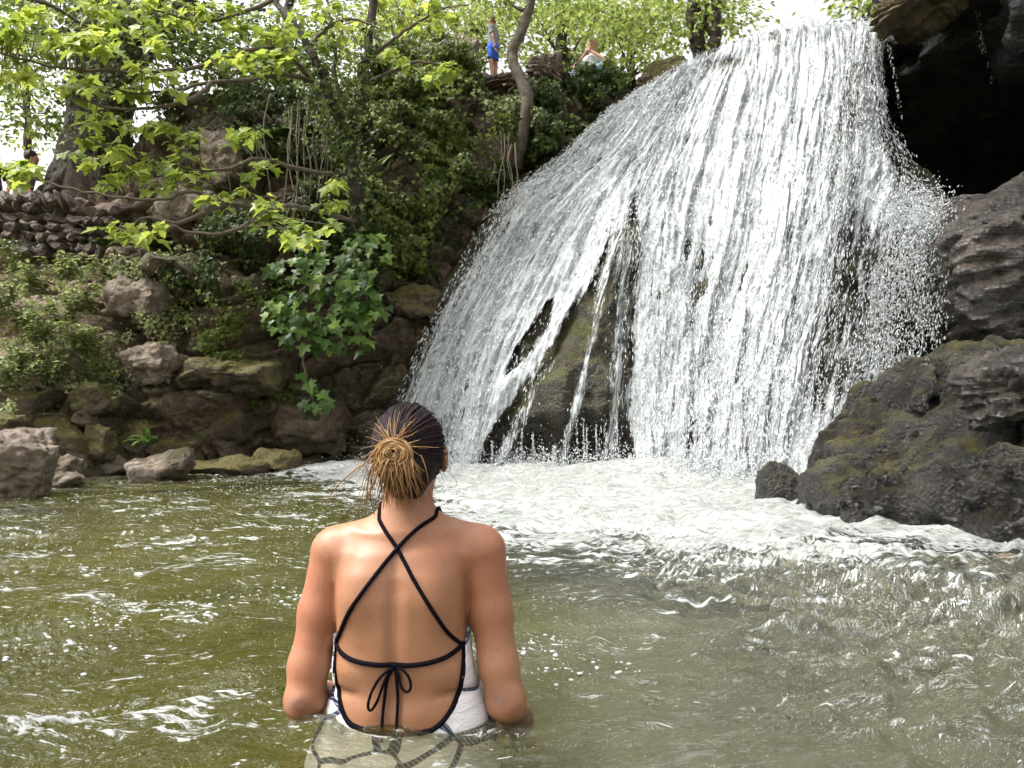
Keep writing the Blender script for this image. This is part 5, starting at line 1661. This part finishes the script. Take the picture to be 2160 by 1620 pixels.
for (cx, cy, rx, ry, D, n) in SPRAY:
    n = int(n * 1.7)
    # leaves hang in pairs on little twigs that spread flat
    g = max(2, n // 5)
    for k in range(g):
        u = lr.random() * 6.28; rr = math.sqrt(lr.random())
        c = at(cx + rx * rr * math.cos(u), cy + ry * rr * math.sin(u), D + lr.normal() * 0.22)
        near = allc[np.argmin(((allc - c) ** 2).sum(1))]
        if np.linalg.norm(near - c) < 1.1:
            part('twig', *tube(spline([near, (near + c) / 2 + np.array([0, 0, 0.05]), c], 6), np.linspace(0.008, 0.004, 6), 4), M_twig, sy)
        for j in range(5):
            aa = lr.random() * 6.28
            tip = np.array([math.cos(aa), math.sin(aa) * 0.8, -0.30 + lr.normal() * 0.22])
            LP.append(c + tip * np.array([1, 1, 0.4]) * 0.05 + lr.normal(size=3) * 0.03)
            LTp.append(tip)
            LN.append(np.array([lr.normal() * 0.3, -0.35 + lr.normal() * 0.3, 1.0]))
            LSz.append(0.09 + 0.085 * lr.random())
LP, LTp, LN, LSz = map(np.array, (LP, LTp, LN, LSz))
syc_me = []
for k, (fo, dr) in enumerate(((0.16, 0.32), (0.30, 0.15), (0.05, 0.5))):
    V0, F0 = fan([(0, 0.0), (0.20, -0.06), (0.46, 0.0), (0.36, 0.20), (0.66, 0.46), (0.50, 0.52), (0.26, 0.52), (0.20, 0.78), (0, 1.0)], (0, 0.36), fo, dr)
    syc_me.append(make_mesh('leaf', V0, F0, False, attrs={'rnd': np.zeros(len(V0))}))
def leaf_objects(root, P, T, N, S, mat, me_list, limit=300):
    """the largest leaves as parts of their own, the rest as one mass"""
    order = np.argsort(-(S / P[:, 1]))
    x, t, n = frames(T, N)
    rl = root_world(root)
    for q, i in enumerate(order[:limit]):
        me = me_list[q % len(me_list)]
        if not me.materials:
            me.materials.append(mat)
        o = link('leaf', me, None, root)
        R = Matrix((x[i], t[i], n[i])).transposed()
        o.rotation_euler = R.to_euler()
        s = float(S[i]); o.scale = (s, s, s)
        o.location = Vector(P[i]) - Vector(rl)
    k = order[limit:]
    if len(k):
        V, Fc, rd = leaves(SYC, P[k], T[k], N[k], S[k])
        part('foliage', V, Fc, mat, root, False, attrs={'rnd': rd}, kind='stuff')
leaf_objects(sy, LP, LTp, LN, LSz, M_syc, syc_me)
# ivy clothing its stems
def stem_ivy(root, pts, n, seed, R=0.22, mat=None, size=(0.045, 0.08)):
    r = np.random.default_rng(seed)
    C = spline(np.array([at(*p) for p in pts]), 80)
    i = r.integers(0, 80, n)
    th = r.uniform(0, 6.28, n)
    rr = R * (0.45 + 0.75 * r.random(n)) * np.clip(0.75 + 0.7 * vnoise(np.column_stack([i / 7.0, th, 0 * th]), seed), 0.3, 1.5)
    d = np.stack([np.cos(th), -np.abs(np.sin(th)) * 0.9 + 0.1, r.normal(size=n) * 0.3], 1)
    P = C[i] + d * rr[:, None]
    V, Fc, rd = leaves(IVY, P, np.array([0, -0.2, -1]) + r.normal(size=(n, 3)) * 0.5, d + np.array([0, -0.3, 0.5]) + r.normal(size=(n, 3)) * 0.4, size[0] + (size[1] - size[0]) * r.random(n))
    part('ivy', V, Fc, mat or M_ivy, root, False, attrs={'rnd': rd}, kind='stuff')
stem_ivy(sy, [(765, 480, 10.8), (742, 330, 10.55), (748, 260, 10.5), (766, 190, 10.5), (780, 60, 10.5)], 560, 41, 0.19)
stem_ivy(sy, [(742, 335, 10.5), (700, 212, 10.4), (660, 120, 10.4)], 240, 42, 0.15)
stem_ivy(sy, [(705, 330, 11.0), (690, 212, 10.9), (700, 60, 10.9)], 600, 43, 0.36, M_ivyl)

# ---- dark glossy sycamore bush hanging from the cliff
bu = empty('sycamore_bush', bank_point([740], [600])[0], 'dark glossy sycamore bush hanging from the cliff above the bather', 'bush')
br = np.random.default_rng(52)
BP, BT, BN, BS = [], [], [], []
bl = [(705, 520, 110, 45, 24), (690, 580, 110, 50, 40), (740, 600, 80, 60, 40), (620, 650, 60, 40, 24), (690, 660, 100, 50, 44), (770, 650, 50, 50, 24), (640, 700, 70, 40, 24), (730, 710, 60, 40, 24), (600, 690, 36, 36, 14), (780, 520, 50, 30, 14), (640, 800, 18, 14, 4), (665, 835, 40, 22, 8), (668, 858, 14, 10, 2), (600, 560, 40, 20, 10)]
cen = []
for (cx, cy, rx, ry, n) in bl:
    for k in range(n):
        u = br.random() * 6.28; rr = math.sqrt(br.random())
        X = at(cx + rx * rr * math.cos(u), cy + ry * rr * math.sin(u), 10.55 + br.normal() * 0.16)
        aa = br.normal() * 0.8 - 1.57
        BP.append(X); BT.append((math.cos(aa), -0.5, -0.65 + br.normal() * .25)); BN.append((br.normal() * .35, -0.75 + br.normal() * .3, 0.9)); BS.append(0.11 + 0.085 * br.random())
for pts in ([(765, 470, 11.2), (740, 540, 10.9), (700, 620, 10.7), (640, 690, 10.6)], [(745, 530, 10.95), (770, 600, 10.7), (780, 660, 10.6)], [(720, 570, 10.8), (650, 600, 10.6), (600, 660, 10.5)],
            [(700, 620, 10.7), (735, 690, 10.6), (730, 740, 10.5)], [(650, 690, 10.6), (640, 760, 10.55), (662, 850, 10.5)]):
    limb_part(bu, 'branch', M_twig, pts, 0.03, 0.008, 5, 20, 0.1, 3, 0.01)
bush_me = [m.copy() for m in syc_me]
for m in bush_me:
    m.materials.clear()
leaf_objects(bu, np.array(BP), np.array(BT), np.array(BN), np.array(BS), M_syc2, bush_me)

# ---- trunks on the cliff top
t1 = empty('ivy_clad_tree', at(190, 420, 12.4), 'old broad trunked tree with spreading roots above the dry stone wall', 'tree')
a = Acc()
limb(a, [(185, 440, 12.4), (190, 380, 12.4), (200, 300, 12.4), (212, 200, 12.4), (225, 100, 12.4), (240, 0, 12.4), (250, -120, 12.4)], 0.62, 0.30, 18, 70, 0.22, 5)
part('trunk', *a.get()[:2], M_bark, t1)
for k, (x1, y1) in enumerate([(90, 425), (120, 432), (150, 440), (220, 440), (250, 430), (70, 415), (175, 445)]):
    limb_part(t1, 'root', M_bark, [(180 + (x1 - 160) * 0.25, 340, 12.1), (150 + (x1 - 160) * 0.55 + 20, 385, 11.95), (x1, y1, 11.85)], 0.13, 0.05, 7, 16, 0.3, 60 + k, 0.04)
limb_part(t1, 'branch', M_bark, [(215, 300, 12.0), (235, 250, 11.9), (262, 175, 11.8), (290, 125, 11.8), (340, 70, 11.8), (375, 30, 11.8), (405, -20, 11.8), (430, -90, 11.8)], 0.20, 0.09, 10, 50, 0.3, 6, 0.03)
limb_part(t1, 'branch', M_bark, [(275, 150, 11.8), (300, 95, 11.8), (330, 60, 11.8), (335, 0, 11.8), (340, -80, 11.8)], 0.12, 0.07, 8, 30, 0.3, 7, 0.02)
limb_part(t1, 'branch', M_bark, [(372, 35, 11.8), (430, 38, 11.7), (480, 30, 11.6), (560, 20, 11.5)], 0.06, 0.02, 7, 24, 0.2, 8, 0.02)
stem_ivy(t1, [(215, 300, 12.0), (262, 175, 11.8), (290, 100, 11.8), (320, 20, 11.8)], 2200, 44, 0.45)
stem_ivy(t1, [(190, 380, 12.3), (205, 240, 12.2), (225, 100, 12.2), (240, -20, 12.2)], 1800, 45, 0.62)

t4 = empty('bent_tree', at(1095, 345, 12.0), 'slender pale trunk bent in an S shape rising from the ivy', 'tree')
a = Acc()
limb(a, [(1088, 350, 12.15), (1100, 300, 11.9), (1110, 240, 11.75), (1112, 205, 11.75), (1100, 168, 11.8), (1084, 135, 11.85), (1082, 105, 11.9), (1098, 70, 11.9), (1112, 30, 11.9), (1120, -10, 11.9), (1126, -70, 11.9)], 0.095, 0.075, 12, 80, 0.16, 9)
part('trunk', *a.get()[:2], M_bark2, t4)
limb_part(t4, 'branch', M_bark2, [(1112, 25, 11.9), (1080, 10, 11.9), (1060, -30, 11.9)], 0.03, 0.015, 6, 12, 0.2, 10)
limb_part(t4, 'branch', M_bark2, [(1098, 172, 11.8), (1112, 165, 11.75), (1118, 160, 11.7)], 0.03, 0.015, 6, 8, 0.2, 11)

t5 = empty('rim_tree', at(1490, 115, 13.2), 'brown multi stemmed tree standing at the rim left of the falls', 'tree')
a = Acc()
for k, pts in enumerate(([(1478, 125, 13.3), (1466, 80, 13.2), (1460, 30, 13.2), (1464, -60, 13.2)], [(1500, 125, 13.3), (1508, 70, 13.2), (1512, 20, 13.2), (1508, -60, 13.2)],
                         [(1490, 122, 13.3), (1478, 60, 13.3), (1492, 20, 13.3), (1484, -60, 13.3)], [(1505, 70, 13.2), (1480, 40, 13.3), (1470, 10, 13.3)])):
    limb_part(t5, 'stem', M_bark, pts, 0.12 if k < 2 else 0.06, 0.07 if k < 2 else 0.03, 9, 30, 0.25, 70 + k, 0.02)

# ---- trees behind: trunk, limbs and a crown of leaf sprays
def crown(root, blobs, n, seed, mat, size=(0.09, 0.15), flat=0.45, trunkpts=None, r0=0.16, name='crown'):
    r = np.random.default_rng(seed)
    acc = Acc()
    C = None
    if trunkpts is not None:
        C = limb(acc, trunkpts, r0, r0 * 0.5, 9, 40, 0.2, seed, 0.03)
    w = np.array([b[3] * b[4] for b in blobs], float); w /= w.sum()
    Ps, Ts, Ns = [], [], []
    for b, wi in zip(blobs, w):
        cx, cy, D, rx, ry = b
        m = max(6, int(n * wi / 26))
        for k in range(m):
            u = r.random() * 6.28; rr = math.sqrt(r.random())
            c = at(cx + rx * rr * math.cos(u), cy + ry * rr * math.sin(u), D + r.normal() * 0.8)
            if C is not None and r.random() < 0.22:
                s = C[np.argmin(((C - c) ** 2).sum(1) + 2.0 * np.clip(C[:, 2] - c[2] + 0.6, 0, 9) ** 2)]
                mid = (s + c) / 2 + np.array([0, 0, 0.15 + 0.2 * r.normal()])
                acc.add(*tube(spline([s, mid, c], 9), np.linspace(0.035, 0.010, 9), 5))
            q = r.normal(size=(26, 3)) * np.array([0.34, 0.34, 0.34 * flat * 0.5]) * (D / 14)
            Ps.append(c + q)
            Ts.append(np.column_stack([q[:, :2], -0.12 + 0 * q[:, 0]]) + r.normal(size=(26, 3)) * 0.18)
            Ns.append(np.array([0, -0.1, 1.0]) + r.normal(size=(26, 3)) * 0.38)
    Ps, Ts, Ns = map(np.concatenate, (Ps, Ts, Ns))
    S = (size[0] + (size[1] - size[0]) * r.random(len(Ps)))
    V, Fc, rd = leaves(OVL, Ps, Ts, Ns, S)
    if acc.n:
        part('trunk', *acc.get()[:2], M_bark, root)
    part(name, V, Fc, mat, root, False, attrs={'rnd': rd}, kind='stuff')

crown(t1, [(150, 40, 12.5, 170, 80), (300, 60, 12.6, 130, 80), (80, 130, 12.8, 130, 60), (420, 60, 12.7, 120, 60), (60, 250, 13.0, 70, 50), (480, 110, 12.8, 90, 50)], 5200, 301, M_fard)
crown(t5, [(1440, 20, 13.6, 120, 50), (1530, 40, 13.8, 40, 40), (1380, 70, 13.8, 70, 40), (1300, 40, 13.9, 60, 50)], 2600, 302, M_far)
crown(t4, [(1060, -10, 12.4, 60, 40), (1160, 10, 12.4, 70, 40)], 700, 303, M_far)
BT_ = [('slim tree with bright leaves behind the child in blue shorts', [(960, 30, 15.5, 90, 60), (1010, 90, 16, 60, 60), (930, 90, 16, 60, 30), (1060, 60, 16, 60, 60)], 3000, M_far, [(985, 230, 15.8), (990, 120, 15.8), (1000, 0, 15.8), (1000, -100, 15.8)], 0.07),
       ('straight trunked tree with light green leaves behind the grey boulder', [(1170, 60, 16, 70, 70), (1230, 50, 16.5, 70, 60), (1150, 130, 16.5, 60, 40), (1240, 120, 17, 60, 40)], 3200, M_far, [(1192, 230, 16.2), (1188, 130, 16.2), (1180, 0, 16.2), (1178, -110, 16.2)], 0.14),
       ('thin tree with leaning limbs behind the person in white', [(1300, 70, 17, 60, 50), (1340, 110, 17, 60, 40), (1290, 20, 17, 70, 40), (1390, 30, 17.5, 60, 40)], 2600, M_far, [(1335, 230, 17), (1330, 120, 17), (1310, 40, 17), (1250, 10, 16.6), (1200, 40, 16.5)], 0.07),
       ('leafy tree between the sycamore stems and the leaning grey rock', [(860, 60, 14, 80, 60), (800, 110, 14.2, 60, 50), (900, 10, 14, 100, 50), (760, 20, 14.4, 80, 50)], 3400, M_far, [(850, 200, 14.2), (845, 90, 14.2), (860, 0, 14.2), (850, -90, 14.2)], 0.09),
       ('shady tree filling the gap behind the left sycamore stem', [(620, 60, 14.6, 90, 60), (560, 110, 14.4, 90, 50), (500, 160, 14.2, 80, 40), (660, 150, 14.3, 60, 60), (580, 190, 14.0, 70, 26)], 4200, M_fard, [(610, 240, 14.4), (600, 120, 14.4), (610, 0, 14.4), (615, -90, 14.4)], 0.12),
       ('pale hazy tree at the far left behind the seated people', [(40, 20, 17, 80, 60), (30, 190, 17.5, 70, 60), (110, 230, 17.5, 50, 50), (60, 290, 18, 60, 30)], 2200, M_far, [(55, 430, 17.4), (60, 300, 17.4), (50, 100, 17.4), (40, -60, 17.4)], 0.10),
       ('distant bush of bright leaves above the lip of the falls', [(1830, 10, 13.5, 50, 20), (1860, -10, 13.5, 40, 25)], 900, M_far, [(1835, 60, 13.6), (1832, 10, 13.6), (1830, -40, 13.6)], 0.04)]
for k, (lab, bl_, n, m, tp, r0) in enumerate(BT_):
    root = empty('background_tree', at(*tp[0]), lab, 'tree', 'trees beyond the cliff top')
    crown(root, bl_, int(n * 0.62), 320 + k, m, trunkpts=tp, r0=r0, size=(0.09, 0.16))

# ---- weeds, ferns and other small plants on the bank
wd = np.random.default_rng(61)
WEEDS = [(60, 650, 1.0), (120, 628, 1.1), (180, 602, 1.1), (215, 660, 1.0), (115, 725, 1.1), (190, 735, 1.0), (30, 765, 1.0), (135, 800, 1.0), (65, 800, .9), (235, 745, .8), (240, 580, .8), (20, 690, .8), (90, 690, .9), (160, 680, 1.0), (205, 790, .8)]
ORD = ['leftmost', 'second from left', 'third from left', 'fourth from left', 'fifth from left', 'sixth from left', 'seventh from left']
ROWS = {0: 'in the upper row below the dry stone wall', 1: 'in the middle row of the soil slope', 2: 'in the lowest row above the mossy blocks'}
wrow = [0 if y < 665 else 1 if y < 742 else 2 for _, y, _ in WEEDS]
for k, (x, y, s) in enumerate(WEEDS):
    rank = sorted(q[0] for q, w_ in zip(WEEDS, wrow) if w_ == wrow[k]).index(x)
    b = bank_point([x], [y + 18])[0] + np.array([0, -0.05, 0])
    root = empty('nettle_clump', b, '%s leafy weed clump %s' % (ORD[rank], ROWS[wrow[k]]), 'weed', 'weeds on the soil slope')
    Ps, Ts, Ns, sa = [], [], [], Acc()
    for j in range(14):
        top = b + np.array([wd.normal() * 0.16, -0.08 + wd.normal() * 0.12, (0.22 + 0.18 * wd.random()) * s])
        bb = b + np.array([wd.normal() * 0.1, wd.normal() * 0.05, -0.03])
        C = spline([bb, (bb + top) / 2 + np.array([wd.normal() * .02, -.02, 0.02]), top], 10)
        sa.add(*tube(C, 0.004, 3))
        for i in range(2, 10):
            for q in range(3):
                a_ = wd.random() * 6.28
                Ps.append(C[i]); Ts.append((math.cos(a_), math.sin(a_), -0.25 + wd.normal() * .2)); Ns.append((wd.normal() * .3, -0.2, 1.0))
    Ps, Ts, Ns = map(np.array, (Ps, Ts, Ns))
    V, Fc, rd = leaves(OVL, Ps, Ts, Ns, (0.05 + 0.055 * wd.random(len(Ps))) * s)
    part('stems', *sa.get()[:2], M_weed, root, attrs={'rnd': np.full(sa.n, .3)}, kind='stuff')
    part('foliage', V, Fc, M_weed, root, False, attrs={'rnd': rd}, kind='stuff')

def strap_leaf(acc, b, d, ln, w, arch=0.6, m=9, taper=True):
    d = np.array(d, float); d /= np.linalg.norm(d)
    t = np.linspace(0, 1, m)[:, None]
    C = b + d * ln * t + np.array([0, 0, -arch * ln]) * t ** 2.2
    sd_ = np.cross(d, [0, 0, 1.0]); sd_ /= np.linalg.norm(sd_) + 1e-9
    ww = w * np.sin(np.clip(t * 0.92 + 0.08, 0, 1) * math.pi) ** 0.6
    fo = np.array([0, 0, 0.25 * w])
    V = np.concatenate([C - sd_ * ww + fo, C, C + sd_ * ww + fo])
    Fq = []
    for i in range(m - 1):
        Fq += [[i, i + 1, m + i + 1, m + i], [m + i, m + i + 1, 2 * m + i + 1, 2 * m + i]]
    acc.add(V, np.array(Fq))
M_strap = leaf_mat('strap_leaf', [(0.0, (0.06, 0.16, 0.025)), (0.7, (0.14, 0.26, 0.05)), (1.0, (0.30, 0.36, 0.06))], 0.35, 0.35)
M_fern = leaf_mat('fern_leaf', [(0.0, (0.05, 0.085, 0.018)), (1.0, (0.13, 0.17, 0.04))], 0.35, 0.5)
M_fernp = leaf_mat('pale_frond', [(0.0, (0.12, 0.17, 0.06)), (1.0, (0.24, 0.30, 0.12))], 0.35, 0.5)
def tuft(name, px, py, n, ln, w, label, mat, seed, up=0.9, arch=0.5, out=0.25, cat='plant', hang=False):
    r = np.random.default_rng(seed)
    b = bank_point([px], [py])[0] + np.array([0, -out, 0])
    root = empty(name, b, label, cat)
    for k in range(n):
        a_ = Acc()
        d = (r.normal() * 0.8, -0.5 + r.normal() * 0.4, (up if not hang else -0.8) + r.normal() * 0.3)
        strap_leaf(a_, b, d, ln * (0.6 + 0.6 * r.random()), w * (0.7 + 0.5 * r.random()), arch)
        V, Fs, A = a_.get()
        part('leaf', V, Fs, mat, root, attrs=A)
tuft('broad_leaved_plant', 345, 940, 14, 0.36, 0.030, 'bright broad leaved plant growing from the mossy stones at the waterline', M_strap, 71)
tuft('hart_tongue_fern', 840, 345, 8, 0.42, 0.03, 'pale strap fronds hanging from the shaded ivy right of the sycamore stem', M_fernp, 72, hang=True, arch=0.2, out=0.35, cat='fern')
def fern(px, py, n, ln, label, seed):
    r = np.random.default_rng(seed)
    b = bank_point([px], [py])[0] + np.array([0, -0.15, 0])
    root = empty('fern', b, label, 'fern')
    for k in range(n):
        d = np.array([r.normal() * 0.9, -0.5 + 0.3 * r.normal(), 0.9]); d /= np.linalg.norm(d)
        L = ln * (0.7 + 0.5 * r.random())
        t = np.linspace(0, 1, 18)[:, None]
        C = b + d * L * t + np.array([0, 0, -0.55 * L]) * t ** 2
        s = np.cross(d, [0, 0, 1.0]); s /= np.linalg.norm(s)
        P = np.concatenate([C[2:], C[2:]]); tt = np.concatenate([t[2:, 0], t[2:, 0]])
        T = np.concatenate([s + d * 0.4 + 0 * C[2:], -s + d * 0.4 + 0 * C[2:]])
        V, Fc, rd = leaves(OVL, P, T, np.array([0, -.3, 1.0]) + 0 * P, L * 0.26 * np.sin(np.clip(1.05 - tt, 0, 1) * 2.2) + 0.01)
        part('frond', V, Fc, M_fern, root, False, attrs={'rnd': rd})
fern(345, 522, 9, 0.45, 'green fern tuft above the jutting pale boulder', 73)
fern(250, 545, 6, 0.32, 'small fern right of the foot of the dry stone wall', 74)
fern(610, 330, 8, 0.40, 'fern in the ivy behind the sycamore branches', 75)
# bare roots on the soil slope
rt = empty('tree_roots', bank_point([40], [600])[0], 'bare pale roots running down the soil slope below the wall', 'root')
for pts in ([(-20, 640), (20, 612), (60, 598), (110, 592)], [(-20, 625), (30, 600), (80, 600), (130, 606)], [(10, 660), (30, 630), (50, 615)]):
    C = spline(np.array(pts, float), 20)
    P = bank_point(C[:, 0], C[:, 1], 0.03)
    part('root', *tube(P, np.linspace(0.035, 0.015, 20), 6, 0.2, 3), M_vine, rt)
